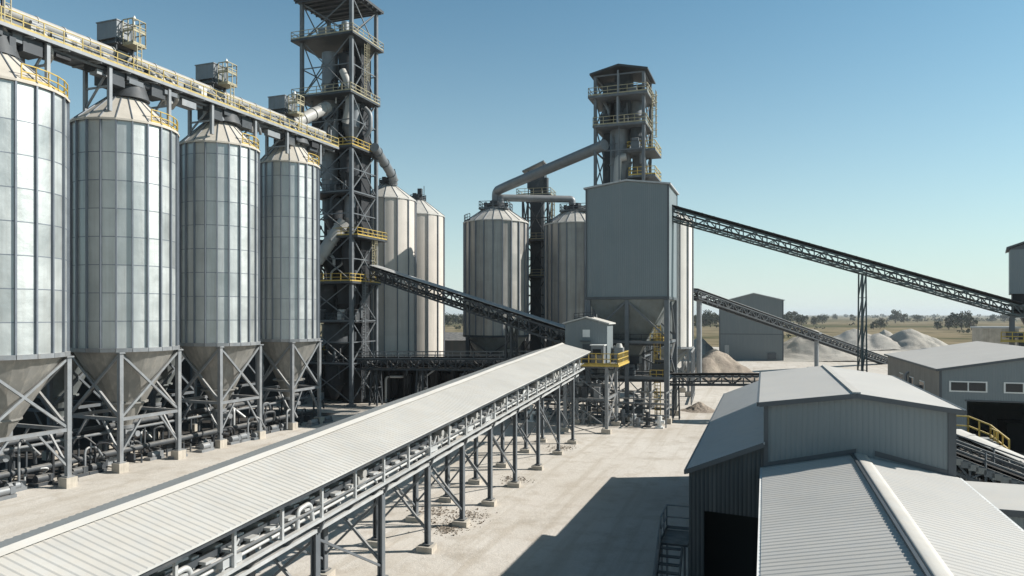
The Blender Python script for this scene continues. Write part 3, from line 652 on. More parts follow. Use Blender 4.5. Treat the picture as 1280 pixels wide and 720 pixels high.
for i in range(12):
    x = rnd.uniform(-3, 3); y = rnd.uniform(-2.7, 0); z = rnd.choice((32.9, 37., 41.5, 42.)); m = MB()
    m.bend([(x, y, z), (x, y, z+rnd.uniform(1.5, 3)), (x+rnd.uniform(-1, 1), y+.4, z+3.4)], rnd.uniform(.1, .25), 8, .4); m.build('pipe', rnd.choice((legm, dark, steel, duct)), T)

# white silo behind the bin
T = silo('white ribbed silo lit by the sun, behind the right side of the clad hopper bin', None, Wg(833, 126), 4.5, 8.4, 30.2, 5, (whitec, legm, conew, hopd, legm), ns=16, ring=99, rise=2.4, rc=.9, rails=False, name='storage_silo', curve=.9, rib=.10, valve=False)
T = thing('steel_fence_frame', 'tall open grey steel screen of uprights at the foot of the white silo', 'screen frame', Wg(866, 118), 16)
m = MB()
for i in range(8): m.beam((0, -7+i*2.2, 0), (0, -7+i*2.2, 8.2), .2)
m.build('upright', legm, T)
m = MB()
for z in (.6, 4.2, 8.1): m.beam((0, -7, z), (0, 8.5, z), .2)
m.build('rail', legm, T)

# ------------------------------------------------------------------ belt conveyors
def belt_conveyor(label, P, Q, w, d, trestles=(), cover=None, tm=dark, group=None, rails=None, nb=None, rollers=0, coverm=roofg, name='belt_conveyor', beltm=black, solid=False, t=.17, legs=True):
    P, Q = V(P), V(Q); dx, dy = Q.x-P.x, Q.y-P.y; L = math.hypot(dx, dy)
    T = thing(name, label, 'conveyor', (P.x, P.y, 0), math.degrees(math.atan2(dx, dy)), group)
    at = lambda y, x, dz: V((x, y, P.z+(Q.z-P.z)*y/L+dz)); n = nb or max(4, round(L/(d*1.15)))
    for s in (-1, 1):
        m = MB(); x = s*w/2
        m.beam(at(0, x, 0), at(L, x, 0), t*1.3); m.beam(at(0, x, -d), at(L, x, -d), t*1.3)
        for k in range(n+1):
            y = L*k/n; m.beam(at(y, x, 0), at(y, x, -d), t*.8)
            if k < n: m.beam(at(y, x, 0 if k % 2 else -d), at(L*(k+1)/n, x, -d if k % 2 else 0), t*.8)
        m.build('side_truss', tm, T)
    m = MB()
    for k in range(n+1): y = L*k/n; m.beam(at(y, -w/2, -d), at(y, w/2, -d), t*.8); m.beam(at(y, -w/2, -.05), at(y, w/2, -.05), t*.8)
    for k in range(n): m.beam(at(L*k/n, -w/2, -d), at(L*(k+1)/n, w/2, -d), t*.6)
    m.build('floor_lattice', tm, T)
    m = MB(); bw = w*.38
    for s in (1, 0):
        zz = .25 if s else -d*.62
        m.add([at(0, -bw, zz+.12*s), at(L, -bw, zz+.12*s), at(L, bw, zz+.12*s), at(0, bw, zz+.12*s), at(0, 0, zz-.1*s), at(L, 0, zz-.1*s)], [(0, 4, 5, 1), (4, 3, 2, 5)])
        m.add([at(0, -bw, zz+.12*s-.07), at(L, -bw, zz+.12*s-.07), at(L, bw, zz+.12*s-.07), at(0, bw, zz+.12*s-.07), at(0, 0, zz-.1*s-.07), at(L, 0, zz-.1*s-.07)], [(1, 5, 4, 0), (5, 2, 3, 4)])
    m.build('belt', beltm, T)
    for y in (.1, L-.1):
        m = MB(); c = at(y, 0, -.05); m.tube([c-V((w*.42, 0, 0)), c+V((w*.42, 0, 0))], .38, 14); m.build('drum', steel, T)
    if rollers:
        for k in range(rollers):
            y = L*(k+.5)/rollers; m = MB(); m.tube([at(y, -w*.45, -.1), at(y, w*.45, -.1)], .12, 8); m.cb(at(y, -w/2-.02, -.02), (.12, .5, .35)); m.cb(at(y, w/2+.02, -.02), (.12, .5, .35)); m.build('roller', whp if k % 3 else legm, T)
    if cover:
        m = MB(); pr = [(-w*.52, .32), (-w*.4, .75), (-w*.15, .98), (w*.15, .98), (w*.4, .75), (w*.52, .32)]
        if cover == 'flat': pr = [(-w*.55, .55), (0, .62), (w*.55, .55), ]
        v0 = [at(0, x, z) for x, z in pr]+[at(L, x, z) for x, z in pr]; k = len(pr)
        m.add(v0, [(i, k+i, k+i+1, i+1) for i in range(k-1)])
        v1 = [p-V((0, 0, .06)) for p in v0]; m.add(v1, [(i, i+1, k+i+1, k+i) for i in range(k-1)])
        m.add(v0+v1, [(0, 2*k, 3*k, k), (k-1, 2*k-1, 4*k-1, 3*k-1)])
        for i in range(int(L/1.6)):
            y = .8+i*1.6; m.add([at(y+a, x, z+.04) for a in (0, .12) for x, z in pr], [(j, k+j, k+j+1, j+1) for j in range(k-1)])
        m.build('cover', coverm, T)
    if rails:
        for s in (-1, 1): MB().rail([at(0, s*(w/2+.02), .05), at(L, s*(w/2+.02), .05)], 1.1, .08, 2.).build('guard_rail', rails, T)
    for (f, hw) in trestles:
        y = L*f; top = at(y, 0, -d-.05).z; m = MB()
        n2 = max(2, round(top/3.2))
        for s in (-1, 1):
            for s2 in (-1, 1): m.beam((s*hw, y+s2*hw*.7, 0), (s*hw*.75, y+s2*hw*.5, top), .24 if hw > .7 else .15)
        for k in range(n2):
            a, b = k/n2, (k+1)/n2; tw = .13 if hw > .7 else .08; ha, hb = hw*(1-.25*a), hw*(1-.25*b); ya, yb = hw*(.7-.2*a), hw*(.7-.2*b)
            for s in (-1, 1):
                m.beam((-ha, y+s*ya, top*a), (hb, y+s*yb, top*b), tw); m.beam((-hb, y+s*yb, top*b), (hb, y+s*yb, top*b), tw)
                m.beam((s*ha, y-ya, top*a), (s*hb, y+yb, top*b), tw)
        m.build('trestle', tm, T)
    return T
green = mat('green_grey_steel', (.075, .10, .105), .6, .2, .2, 1., dust=.3)
belt_conveyor('long dark belt conveyor sloping down right from the clad bin across the sky', W(838, 262, 96), W(1275, 384, 97.5), 1.6, 1.35, [(.545, .55)], 'flat', green, coverm=dark, t=.14, nb=30)
belt_conveyor('covered conveyor sloping from the tall tower down to the small drive house', W(468, 336, 113), W(722, 419, 91), 1.9, 1.5, [(.72, .8)], 'flat', dark, coverm=roofg, t=.18)
Tb = belt_conveyor('distant conveyor sloping down past the far grey shed towards the gravel piles', W(868, 364, 150), W(1112, 451, 205), 1.9, 1.5, [], 'flat', dark, coverm=roofg, t=.22)
m = MB(); m.cyl(0, 1.6, 0, 17.6, .55, n=12); m.cb((0, 1.6, 17.6), (2.4, 1.4, .5)); m.build('post', legm, Tb)
k_ = toloc(Tb, W(1016, 420, 181)); m = MB(); m.cyl(0, k_.y, 0, 9.4, .5, n=12); m.cb((0, k_.y, .4), (3.4, 3., .8)); m.cb((0, k_.y, 9.3), (2.2, 1.2, .4)); m.build('post', legm, Tb)
belt_conveyor('short level belt conveyor with pale rollers reaching right over the small gravel heap', W(836, 470, 96.5), W(957, 470, 93), 1.6, 1.15, [(.08, .6)], None, dark, rollers=15, t=.15)
belt_conveyor('long level dark conveyor truss crossing in shade behind the white roofed gallery', W(442, 449, 112), W(745, 449, 102), 1.9, 1.5, [(.1, .9), (.3, .9), (.5, .9), (.7, .9), (.9, .9)], None, dark, rails=steel, t=.2)

# ------------------------------------------------------------------ covered gallery in the foreground
GA = 18.1
T = thing('conveyor_gallery', 'long raised conveyor gallery under a ribbed white roof crossing the foreground', 'conveyor gallery', (6.75, 78.5, 0), GA)
zE = lambda y: 9.80+.0525*y
YK = [14.5, 20., 25.4, 31.3, 37.0, 42.4, 47.6, 52.8, 58.5, 65., 72., 78.0]
yk = [(Y-78.5)/.955 for Y in YK]
Y0, Y1 = -67., 1.6
X0, XR, X1, rise = -4.95, -1.72, 1.5, .84
m = MB()
from mathutils import noise as mnz
def gp(x, y, dz=0): return V((x, y, zE(y)+dz+rise*(1-abs(x-XR)/3.22)+.035*mnz.noise(V((x*.35, y*.22, 3)))))
for (xa, xb) in ((X0, XR), (XR, X1)):
    N = 120; 
    vs = []
    for k in range(N+1):
        y = Y0+(Y1-Y0)*k/N; vs += [gp(xa, y), gp(xb, y), gp(xa, y, -.07), gp(xb, y, -.07)]
    fs = []
    for k in range(N):
        i = 4*k; fs += [(i, i+1, i+5, i+4), (i+2, i+6, i+7, i+3), (i, i+4, i+6, i+2), (i+1, i+3, i+7, i+5)]
    fs += [(0, 2, 3, 1), (4*N, 4*N+1, 4*N+3, 4*N+2)]
    m.add(vs, fs)
    y = Y0+.1
    while y < Y1:
        a, b, c2 = (y, y+.05, y+.14)
        vs = [gp(xa, y), gp(xb, y), gp(xa, y+.045, .025), gp(xb, y+.045, .025), gp(xa, y+.085, .025), gp(xb, y+.085, .025), gp(xa, y+.12), gp(xb, y+.12)]
        m.add(vs, [(0, 1, 3, 2), (2, 3, 5, 4), (4, 5, 7, 6), (0, 2, 4, 6), (1, 7, 5, 3)]); y += .29
m.build('roof', roofm, T)
m = MB(); y = Y0
N = 120
vs = []
for k in range(N+1):
    y = Y0+(Y1-Y0)*k/N
    vs += [gp(XR-.28, y, .07), gp(XR, y, .12), gp(XR+.28, y, .07)]
m.add(vs, [(3*k+j, 3*k+j+1, 3*k+4+j, 3*k+3+j) for k in range(N) for j in (0, 1)]); m.build('ridge_cap', roofm, T)
P_ = lambda x, y, dz: V((x, y, zE(y)+dz))
for x in (X0+.25, X1-.2):
    m = MB(); m.beam(P_(x, Y0, -.16), P_(x, Y1, -.16), .14, .22); m.build('eave_beam', dark, T)
for x in (.75, -4.2):
    m = MB(); m.beam(P_(x, Y0, -1.86), P_(x, Y1, -1.86), .22, .13); m.build('chord', galw, T)
for x in (0., -3.4):
    m = MB(); m.beam(P_(x, Y0, -2.62), P_(x, Y1, -2.62), .36, .16); m.build('girder', galw, T)
m = MB(); m.add([P_(-4., Y0, -2.0), P_(-.5, Y0, -2.0), P_(-.5, Y1, -2.0), P_(-4., Y1, -2.0), P_(-4., Y0, -2.1), P_(-.5, Y0, -2.1), P_(-.5, Y1, -2.1), P_(-4., Y1, -2.1)], [(0, 1, 2, 3), (7, 6, 5, 4), (0, 3, 7, 4), (1, 5, 6, 2)])
m.build('walkway', dark, T)
y = Y0+1
while y < Y1: m = MB(); m.beam(P_(-3.4, y, -2.6), P_(0, y, -2.6), .16); m.beam(P_(0, y, -2.6), P_(.75, y, -1.9), .12); m.build('cross_beam', steel, T); y += 2.4
m = MB(); bw = .85
for zz in (-.95, -1.65): 
    m.add([P_(-.75-bw, Y0, zz+.12), P_(-.75, Y0, zz-.1), P_(-.75+bw, Y0, zz+.12), P_(-.75-bw, Y1, zz+.12), P_(-.75, Y1, zz-.1), P_(-.75+bw, Y1, zz+.12)], [(0, 1, 4, 3), (1, 2, 5, 4)])
m.build('belt', black, T)
m = MB()
for x in (.2, -1.75): m.beam(P_(x, Y0, -1.2), P_(x, Y1, -1.2), .16, .24)
m.build('conveyor_frame', dark, T)
m = MB()
for x, z, r in ((.35, -1.5, .10), (.3, -1.75, .07)): m.tube([P_(x, Y0, z), P_(x, Y1, z)], r, 8)
m.build('pipe', galw, T)
rl = random.Random(41); ld_ = heap_pale; m = MB(); N = 260; vs = []
for k in range(N+1):
    y = Y0+(Y1-Y0)*k/N; h = .16+.16*rl.random(); vs += [P_(-.75-.6, y, -.83), P_(-.755+.2*rl.uniform(-1, 1), y, -.83+h), P_(-.75+.6, y, -.83)]
m.add(vs, [(3*k+j, 3*k+j+1, 3*k+4+j, 3*k+3+j) for k in range(N) for j in (0, 1)], True); m.build('belt_load', ld_, T)
# handrail along the open side
m = MB(); m.beam(P_(.75, Y0, -1.3), P_(.75, Y1, -1.3), .06); m.build('guard_rail', legm, T)
me_post = None
y = Y0+.4; k = 0
while y < Y1:                              # roof posts
    m = MB(); m.beam((.75, 0, -1.9), (.75, 0, -.2), .12); m.beam((-4.2, 0, -1.9), (-4.2, 0, -.2), .12); m.beam((-4.2, 0, -.3), (.75, 0, -.3), .1)
    if me_post is None: o = m.build('roof_post', galw, T); me_post = o.data
    else: o = bpy.data.objects.new('roof_post', me_post); COL.objects.link(o); o.parent = T
    o.location = (0, y, zE(y)); y += 2.75; k += 1
idm = []
rnd = random.Random(9)
for kind in range(4):                      # idler sets carrying the belt
    m = MB(); m.tube([(-2.5, 0, -1.05), (-2.1, 0, -1.3), (-1.3, 0, -1.3), (-.9, 0, -1.05)], .09, 8); m.beam((-2.65, 0, -1.2), (-2.65, 0, -2.), .1); m.beam((-.75, 0, -1.2), (-.75, 0, -2.), .1); m.cb((-.62, 0, -1.15), (.1, .35, .3)); m.beam((-2.65, 0, -1.5), (-.75, 0, -1.5), .1)
    m.beam((-.75, 0, -1.95), (.1, .3, -1.3), .08); m.cb((.15, .35, -1.25), (.35, .5, .1))
    if kind == 1: m.cb((.1, .1, -1.25), (.5, .7, .5)); m.tube([(-.3, .1, -.9), (.5, .1, -.9)], .2, 10)
    if kind == 2: m.cb((.2, .2, -1.6), (.4, 1.0, .3)); m.beam((.3, -.3, -1.9), (.4, .5, -.9), .09)
    if kind == 3: m.bend([(.3, -.4, -1.9), (.3, -.4, -1.1), (.3, .5, -1.0), (.3, .7, -1.9)], .1, 8, .3); m.cb((.0, 0, -.8), (.3, 1.3, .1))
    idm.append(m)
idd = []
y = Y0+.9; k = 0
while y < Y1:
    kd = rnd.choice((0, 0, 0, 1, 2, 2, 0, 3)); m = idm[kd]
    if len(idd) < 4 and k < 4: kd = k; idm[kd].v = [(x+.9*(x < -.6)+.25*(x >= -.6), y_, z_) for x, y_, z_ in idm[kd].v]; o = idm[kd].build('idler', galw if kd != 1 else whp, T); idd.append(o.data)
    else: o = bpy.data.objects.new('idler', idd[kd]); COL.objects.link(o); o.parent = T
    o.location = (0, y, zE(y)); y += 1.15; k += 1
for i, y in enumerate(yk):
    for x in (0., -3.4):
        m = MB(); zt = zE(y)-2.72
        m.beam((x-.11, y, .3), (x-.11, y, zt), .06, .34); m.beam((x+.11, y, .3), (x+.11, y, zt), .06, .34); m.beam((x, y, .3), (x, y, zt), .22, .05); m.cb((x, y, .45), (.55, .55, .06))
        if x == 0: m.beam((x+.2, y, zt), (x+.52, y, zE(y)-1.9), .12)
        lg = m.build('column', steel, T)
        MB().ext([(x-.5, y-.5, -.05), (x+.5, y-.5, -.05), (x+.38, y+.5, -.05), (x-.5, y+.5, -.05)], (0, 0, .42)).build('footing', conc, lg)
    m = MB(); m.beam((0, y, 1.2), (-3.4, y, zE(y)-3.0), .13); m.beam((-3.4, y, zE(y)-2.85), (0, y, zE(y)-2.85), .2); m.beam((0, y+.0, zE(y)-3.0), (-3.4, y+.0, 1.2), .11)
    m.build('cross_brace', steel, T)
    if i and i % 2 == 0:
        for x in (0., -3.4):
            m = MB(); m.beam((x, yk[i-1], zE(yk[i-1])-3.0), (x, y, 1.), .11); m.build('long_brace', steel, T)
# small spill heaps under the gallery
rs = random.Random(13); m = MB()
for px, py, r in ((563, 655, 1.5), (585, 645, 1.2), (540, 640, 1.2), (640, 600, 1.0), (700, 560, 1.2), (560, 662, .9)):
    c = G(px, py)
    for _ in range(240):
        x, y = c.x+rs.gauss(0, r*.6), c.y+rs.gauss(0, r*.6); q = rs.uniform(.012, .045)*(1 if rs.random() < .93 else 2.)
        p8 = [V((x+sx*q*rs.uniform(.6, 1.2), y+sy*q*rs.uniform(.6, 1.2), .02+(sz+.6)*q*rs.uniform(.5, .9))) for sz in (-1, 1) for sy in (-1, 1) for sx in (-1, 1)]
        m.add(p8, [(0, 2, 3, 1), (4, 5, 7, 6), (0, 1, 5, 4), (2, 6, 7, 3), (0, 4, 6, 2), (1, 3, 7, 5)])
o = m.build('spilled_stones', heap_brown); tag(o, 'scattered brown stones spilled on the dusty ground beside the gallery columns', 'stones', None, 'stuff')

# ------------------------------------------------------------------ drive house on its platform
T = thing('platform_tower', 'braced steel stand with yellow railed deck at the head of the white gallery', 'platform', (11.1, 84.5, 0), 18)
ZP = 8.1
m = MB(); m.box(-6.4, 1.5, -.7, 7.2, ZP-.2, ZP); m.build('deck', steel, T)
m = MB(); m.box(-6.45, 1.55, -.76, -.7, ZP-.2, ZP+.05); m.box(1.5, 1.56, -.7, 7.2, ZP-.2, ZP+.05); m.build('deck_edge', yel, T)
m = MB(); m.rail([(-6.3, -.62, ZP), (1.42, -.62, ZP), (1.42, 7.1, ZP), (-1, 7.1, ZP)], 1.3, .09, .9); m.build('guard_rail', yel, T)
for x in (0, -5):
    for y in (0, 6.4):
        m = MB(); m.beam((x, y, .4), (x, y, ZP-.2), .36); lg = m.build('leg', legm, T); MB().ext([(x-.55, y-.55, -.05), (x+.55, y-.55, -.05), (x+.55, y+.55, -.05), (x-.55, y+.55, -.05)], (0, 0, .6)).build('footing', conc, lg)
m = MB()
for x in (0, -5):
    for za, zb in ((.8, 4.), (4., ZP-.3)): m.beam((x, 0, za), (x, 6.4, zb), .16); m.beam((x, 6.4, za), (x, 0, zb), .16); m.beam((x, 0, zb), (x, 6.4, zb), .24)
m.build('side_brace', legm, T)
m = MB()
for y in (0, 6.4):
    for za, zb in ((.8, 4.), (4., ZP-.3)): m.beam((0, y, za), (-5, y, zb), .14); m.beam((0, y, zb), (-5, y, zb), .22)
m.box(-4.6, -.5, .5, 5.9, 3.9, 4.0); m.build('front_brace', steel, T)
for i in range(6):
    m = MB(); x = -4.3+i*.75; m.cb((x, 1.+(i % 2)*1.6, 4.7), (.7, .8, 1.3)); m.tube([(x-.3, 1.5, 5.5), (x+.6, 1.5, 5.5)], .28, 8); m.build('machine', (duct, legm, dark)[i % 3], T)
Tp = T
q = Tp.matrix_basis if False else None
def onp(x, y, z): a = R(18); return (11.1+x*math.cos(a)+y*math.sin(a), 84.5-x*math.sin(a)+y*math.cos(a), z)
T = thing('drive_house', 'small grey gabled drive house with one white window on the yellow railed deck', 'cabin', onp(-5.5, 2., ZP), 18)
wx, wy, wh = 5.2, 3.9, 4.75
m = MB(); m.ext([(0, 0, 0), (wx, 0, 0), (wx, 0, wh), (wx/2, 0, wh+.7), (0, 0, wh)], (0, wy, 0)); m.build('wall', cladF, T)
m = MB(); m.ext([(-.3, -.3, wh-.04), (wx/2, -.3, wh+.74), (wx+.3, -.3, wh-.04), (wx+.3, -.3, wh+.1), (wx/2, -.3, wh+.9), (-.3, -.3, wh+.1)], (0, wy+.6, 0)); m.build('roof', roofm, T)
m = MB(); m.box(2.2, 3.1, -.05, -.01, 3.15, 4.05); f = m.build('window', winf, T); MB().box(2.28, 3.02, -.07, -.052, 3.23, 3.97).build('pane', whm, f)
m = MB(); m.box(2.0, 3.2, -.5, -.01, 2.6, 2.75); m.box(2.2, 3.6, -.06, -.01, .1, 2.3); m.build('door', trim, T)
m = MB(); m.rail([(1., .6, wh+.55), (3.4, .6, wh+.75)], .7, .07, .6); m.build('roof_rail', dark, T)
T = thing('control_booth', 'little grey booth with pale flat roof on the near edge of the yellow deck', 'booth', onp(-1.9, .2, ZP), 18)
m = MB(); m.box(0, 1.5, 0, 1.3, 0, 2.2); m.build('wall', duct, T); m = MB(); m.box(-.12, 1.62, -.12, 1.42, 2.2, 2.32); m.build('roof', whm, T); m = MB(); m.box(.2, 1.2, -.03, 0, 1.1, 1.8); m.build('window', glass, T)
T = thing('dust_filter', 'pale filter unit with rounded cap on the yellow deck right of the drive house', 'machine', onp(.6, 5.2, ZP), 18)
m = MB(); m.cb((0, 0, .9), (1.1, 1.1, 1.8)); m.build('casing', legm, T); m = MB(); m.cyl(0, 0, 1.8, 2.3, .5, .3, 14); m.tube([(-.5, 0, 2.), (-.9, 0, 1.4), (-.9, 0, .1)], .14, 8); m.build('cap', whp, T)

# ------------------------------------------------------------------ process piping on the ground between gallery and bin
rnd = random.Random(33)
T = thing('pipe_rack', 'dense run of pipes, pumps and stands on the ground below the clad hopper bin', 'pipe rack', (15, 91, 0), AX)
for i in range(7):
    m = MB(); z = .5+i*.55; y = rnd.uniform(-.5, 5); m.tube([(-16, y, z), (4.5, y, z)], rnd.uniform(.07, .16), 8); m.build('pipe', rnd.choice((legm, duct, steel, whp)), T)
for i in range(11):
    x = -15.5+i*2.; m = MB(); m.beam((x, -.7, 0), (x, -.7, 4.2), .14); m.beam((x, 5.2, 0), (x, 5.2, 4.2), .14); m.beam((x, -.7, 4.2), (x, 5.2, 4.2), .14); m.beam((x, -.7, 2.2), (x, 5.2, 2.2), .12); m.build('stand', steel, T)
for i in range(20):
    x = rnd.uniform(-15, 4); y = rnd.uniform(-1.6, 3); h = rnd.uniform(.9, 2.0); m = MB()
    m.cyl(x, y, 0, h, rnd.uniform(.16, .35), n=10); m.tube([(x-.5, y, h*.6), (x+.6, y, h*.6)], .24, 10); m.cb((x, y, .1), (1., .8, .2)); m.cyl(x, y, h, h+.2, .3, n=10)
    m.build('pump', rnd.choice((legm, whm, duct, dark, whp)), T)
rt = random.Random(51)
T = thing('dark_steel_band', 'dark low steel columns and vessels added to darken the foot of the cream silos', 'steel structure', (-25, 117.5, 0), 4)  # dark steelwork, with deck and wall added as shade below the silos
m = MB(); m.box(0, 34, -2.5, 3.2, 6.1, 6.4); m.build('deck', shade_dark, T)
MB().rail([(0, -2.4, 6.4), (34, -2.4, 6.4)], 1.1, .08, 1.6).build('guard_rail', dark, T)
for i in range(14):
    for y in (-2.2, .6, 2.9): m = MB(); m.beam((.4+i*2.55, y, 0), (.4+i*2.55, y, 6.1), .32); m.build('column', shade_dark, T)
for i in range(15): x = 1+i*2.3; m = MB(); r = rt.uniform(.6, 1.0); m.cyl(x, rt.uniform(-1, 2), .8, rt.uniform(3.4, 5.6), r*.6, r, 12); m.build('vessel', rt.choice((shade_dark, dark, shade_dark)), T)
for i in range(10): x = rt.uniform(1, 30); m = MB(); m.bend([(x, -2.3, 0), (x, -2.3, rt.uniform(2, 5)), (x+rt.uniform(1, 3), -1.5, rt.uniform(3, 5.5)), (x+3, 1, 5.8)], rt.uniform(.1, .22), 8, .6); m.build('pipe', rt.choice((dark, duct, shade_dark, galw)), T)
m = MB(); m.box(0, 34, 2.95, 3.15, 0, 6.05); m.build('back_wall', shade_dark, T)
# dark shed added to cover bright gaps below the weathered silos
T = thing('dark_backdrop_shed', 'added low dark shed hiding bright ground behind the weathered silos', 'shed', (-32, 158, 0), 8)
m = MB(); m.box(0, 62, 0, 12, 0, 8.4); m.build('wall', backdrop_clad, T); m = MB(); m.ext([(-.5, -.5, 8.41), (-.5, 12.5, 8.41), (-.5, 6, 10.)], (63, 0, 0)); m.build('roof', dark, T)
m = MB()
for i in range(20): m.box(1+i*3.1, 2.8+i*3.1, -.05, -.01, 1., 5.)
m.build('door', blk, T)

# ------------------------------------------------------------------ front building (right foreground)
AF = 19.34
T = thing('processing_building', 'grey stepped building with ribbed white roofs filling the lower right corner', 'building', (10.9, 31.0, 0), AF)
WF = 7.1; ze, zr = 7.42, 8.2
def slope(m, pa, pb, y0, y1, th=.08, rib=.0, rw=.13, rh=.05, rp=.4):
    """sheet from eave pa=(x,z) to ridge pb=(x,z) between y0 and y1, ribs run up the slope"""
    (xa, za), (xb, zb) = pa, pb
    m.add([(xa, y0, za), (xb, y0, zb), (xb, y1, zb), (xa, y1, za), (xa, y0, za-th), (xb, y0, zb-th), (xb, y1, zb-th), (xa, y1, za-th)],
          [(0, 1, 2, 3), (7, 6, 5, 4), (0, 4, 5, 1), (2, 6, 7, 3), (0, 3, 7, 4), (1, 5, 6, 2)])
    if rib:
        y = y0+.1
        while y < y1-.2:
            vs = [(xa, y, za), (xb, y, zb), (xa, y+rw*.3, za+rh), (xb, y+rw*.3, zb+rh), (xa, y+rw*.7, za+rh), (xb, y+rw*.7, zb+rh), (xa, y+rw, za), (xb, y+rw, zb)]
            m.add(vs, [(0, 1, 3, 2), (2, 3, 5, 4), (4, 5, 7, 6), (0, 2, 4, 6), (1, 7, 5, 3)]); y += rp
m = MB(); slope(m, (-.12, ze), (WF/2, zr), -24, -.01, rib=1, rp=.30, rh=.02); m.build('low_roof', roofw, T)
m = MB(); slope(m, (WF+.15, ze+.1), (WF/2, zr), -24, -.01, rib=1, rp=.30, rh=.02); m.build('low_roof', roofw, T)
m = MB(); cx = WF/2
pr = [(-.08, .02), (-.08, .04), (.0, .06), (.12, .055), (.26, .03), (.40, -.005), (.41, -.06)]
m.add([(cx+x, y, zr+z) for y in (-24, -.02) for x, z in pr], [(i, i+1, 8+i, 7+i) for i in range(6)], True); m.build('ridge_cap', capm, T)
m = MB(); m.beam((cx-.16, -24, zr+.01), (cx-.16, -.02, zr+.01), .09, .09); m.build('ridge_gutter', trim, T)
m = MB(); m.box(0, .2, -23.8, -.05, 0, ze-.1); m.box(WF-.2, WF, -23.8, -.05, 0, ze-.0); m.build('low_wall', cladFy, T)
m = MB(); m.ext([(0, -23.9, 0), (WF, -23.9, 0), (WF, -23.9, ze), (WF/2, -23.9, zr-.1), (0, -23.9, ze-.1)], (0, .15, 0)); m.build('low_wall', cladF, T)
m = MB(); m.beam((-.16, -24, ze-.1), (-.16, -.02, ze-.1), .1, .16); m.beam((WF+.2, -24, ze), (WF+.2, -.02, ze), .1, .16); m.build('gutter', winf, T)
# upper block
ue, ur, ul = 10.2, 10.68, 16.5
m = MB(); m.ext([(0, 0, ze-.3), (WF, 0, ze-.3), (WF, 0, ue), (WF/2, 0, ur), (0, 0, ue)], (0, .15, 0)); m.build('upper_wall', cladF, T); m = MB(); m.ext([(0, ul-.15, 6), (WF, ul-.15, 6), (WF, ul-.15, ue), (WF/2, ul-.15, ur), (0, ul-.15, ue)], (0, .15, 0)); m.build('upper_wall', cladF, T)
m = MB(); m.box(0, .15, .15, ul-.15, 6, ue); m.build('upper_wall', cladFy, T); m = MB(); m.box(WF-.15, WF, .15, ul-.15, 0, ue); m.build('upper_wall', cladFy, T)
m = MB(); slope(m, (-.25, ue+.03), (WF/2, ur+.08), -.3, ul+.3, rib=1, rp=.5, rh=.007); m.build('upper_roof', roofw, T)
m = MB(); slope(m, (WF+.28, ue+.02), (WF/2, ur+.08), -.3, ul+.3, rib=1, rp=.5, rh=.007); m.build('upper_roof', roofw, T)
m = MB(); m.beam((cx, -.3, ur+.1), (cx, ul+.3, ur+.1), .3, .06); m.build('ridge_cap', capm, T)
m = MB()
m.beam((-.25, -.33, ue-.06), (cx, -.33, ur-.02), .07, .2); m.beam((WF+.28, -.33, ue-.06), (cx, -.33, ur-.02), .07, .2); m.beam((-.3, -.3, ue-.05), (-.3, ul+.3, ue-.05), .09, .18); m.beam((WF+.33, -.3, ue-.05), (WF+.33, ul+.3, ue-.05), .09, .18)
m.box(-.06, .12, -.06, -.003, ze-.1, ue-.05); m.box(WF-.22, WF+.06, -.06, -.003, ze+.1, ue-.05); m.box(WF+.003, WF+.06, -.003, .2, ze+.1, ue-.05)
m.build('wall_trim', trim, T)
m = MB(); m.ext([(0, -.04, ze+.02), (cx, -.04, zr+.05), (cx, -.04, zr+.24), (0, -.04, ze+.2)], (0, .035, 0)); m.ext([(WF, -.04, ze+.12), (cx+.7, -.04, zr-.02), (cx+.7, -.04, zr+.2), (WF, -.04, ze+.3)], (0, .035, 0)); m.build('wall_flashing', trim, T)
# wing on the left
wl, wr = -3.2, 1.1; wz0, wz1, wlen = 7.15, 9.0, 32.5
m = MB(); slope(m, (wl-.1, wz0-.03), (-.01, wz0+(-.01-wl)/(wr-wl)*(wz1-wz0)), -.28, ul+.3, rib=1, rp=.5, rh=.007); slope(m, (wl-.1, wz0-.03), (wr, wz1), ul+.3, wlen, rib=1, rp=.5, rh=.007); m.build('wing_roof', roofg, T)
m = MB(); slope(m, (5.2, wz0+.1), (wr, wz1), ul+.35, wlen, rib=1, rp=.5, rh=.007); m.build('wing_roof', roofg, T)
m = MB(); m.beam((wr, ul+.4, wz1+.04), (wr, wlen, wz1+.04), .4, .07); m.build('ridge_cap', capm, T)
zw = lambda x: wz0+(x-wl)/(wr-wl)*(wz1-wz0)
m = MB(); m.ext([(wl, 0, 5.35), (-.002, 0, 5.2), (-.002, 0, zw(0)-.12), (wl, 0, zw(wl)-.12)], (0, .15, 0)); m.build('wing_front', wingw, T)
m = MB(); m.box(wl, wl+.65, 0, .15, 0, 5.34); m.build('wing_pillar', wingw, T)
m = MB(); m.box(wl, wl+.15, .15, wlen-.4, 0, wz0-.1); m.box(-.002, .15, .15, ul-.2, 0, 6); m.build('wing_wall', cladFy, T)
m = MB(); m.ext([(wl, wlen-.4, 0), (5.1, wlen-.4, 0), (5.1, wlen-.4, wz0), (wr, wlen-.4, wz1-.1), (wl, wlen-.4, wz0-.1)], (0, .15, 0)); m.box(5., 5.1, ul, wlen-.4, 0, wz0); m.build('wing_wall', cladF, T)
m = MB(); m.beam((wl-.1, -.3, wz0-.1), (-.05, -.3, zw(0)-.1), .08, .2); m.beam((wl-.14, -.3, wz0-.12), (wl-.14, wlen, wz0-.12), .1, .18); m.build('wing_trim', trim, T)
m = MB(); m.box(-3., -.1, 3, 3.1, 0, 5.); m.box(-2.5, -1.2, .6, 2.8, 0, 1.2); m.build('doorway_dark_back', blk, T)  # black panel and block painted as the doorway's inner shade
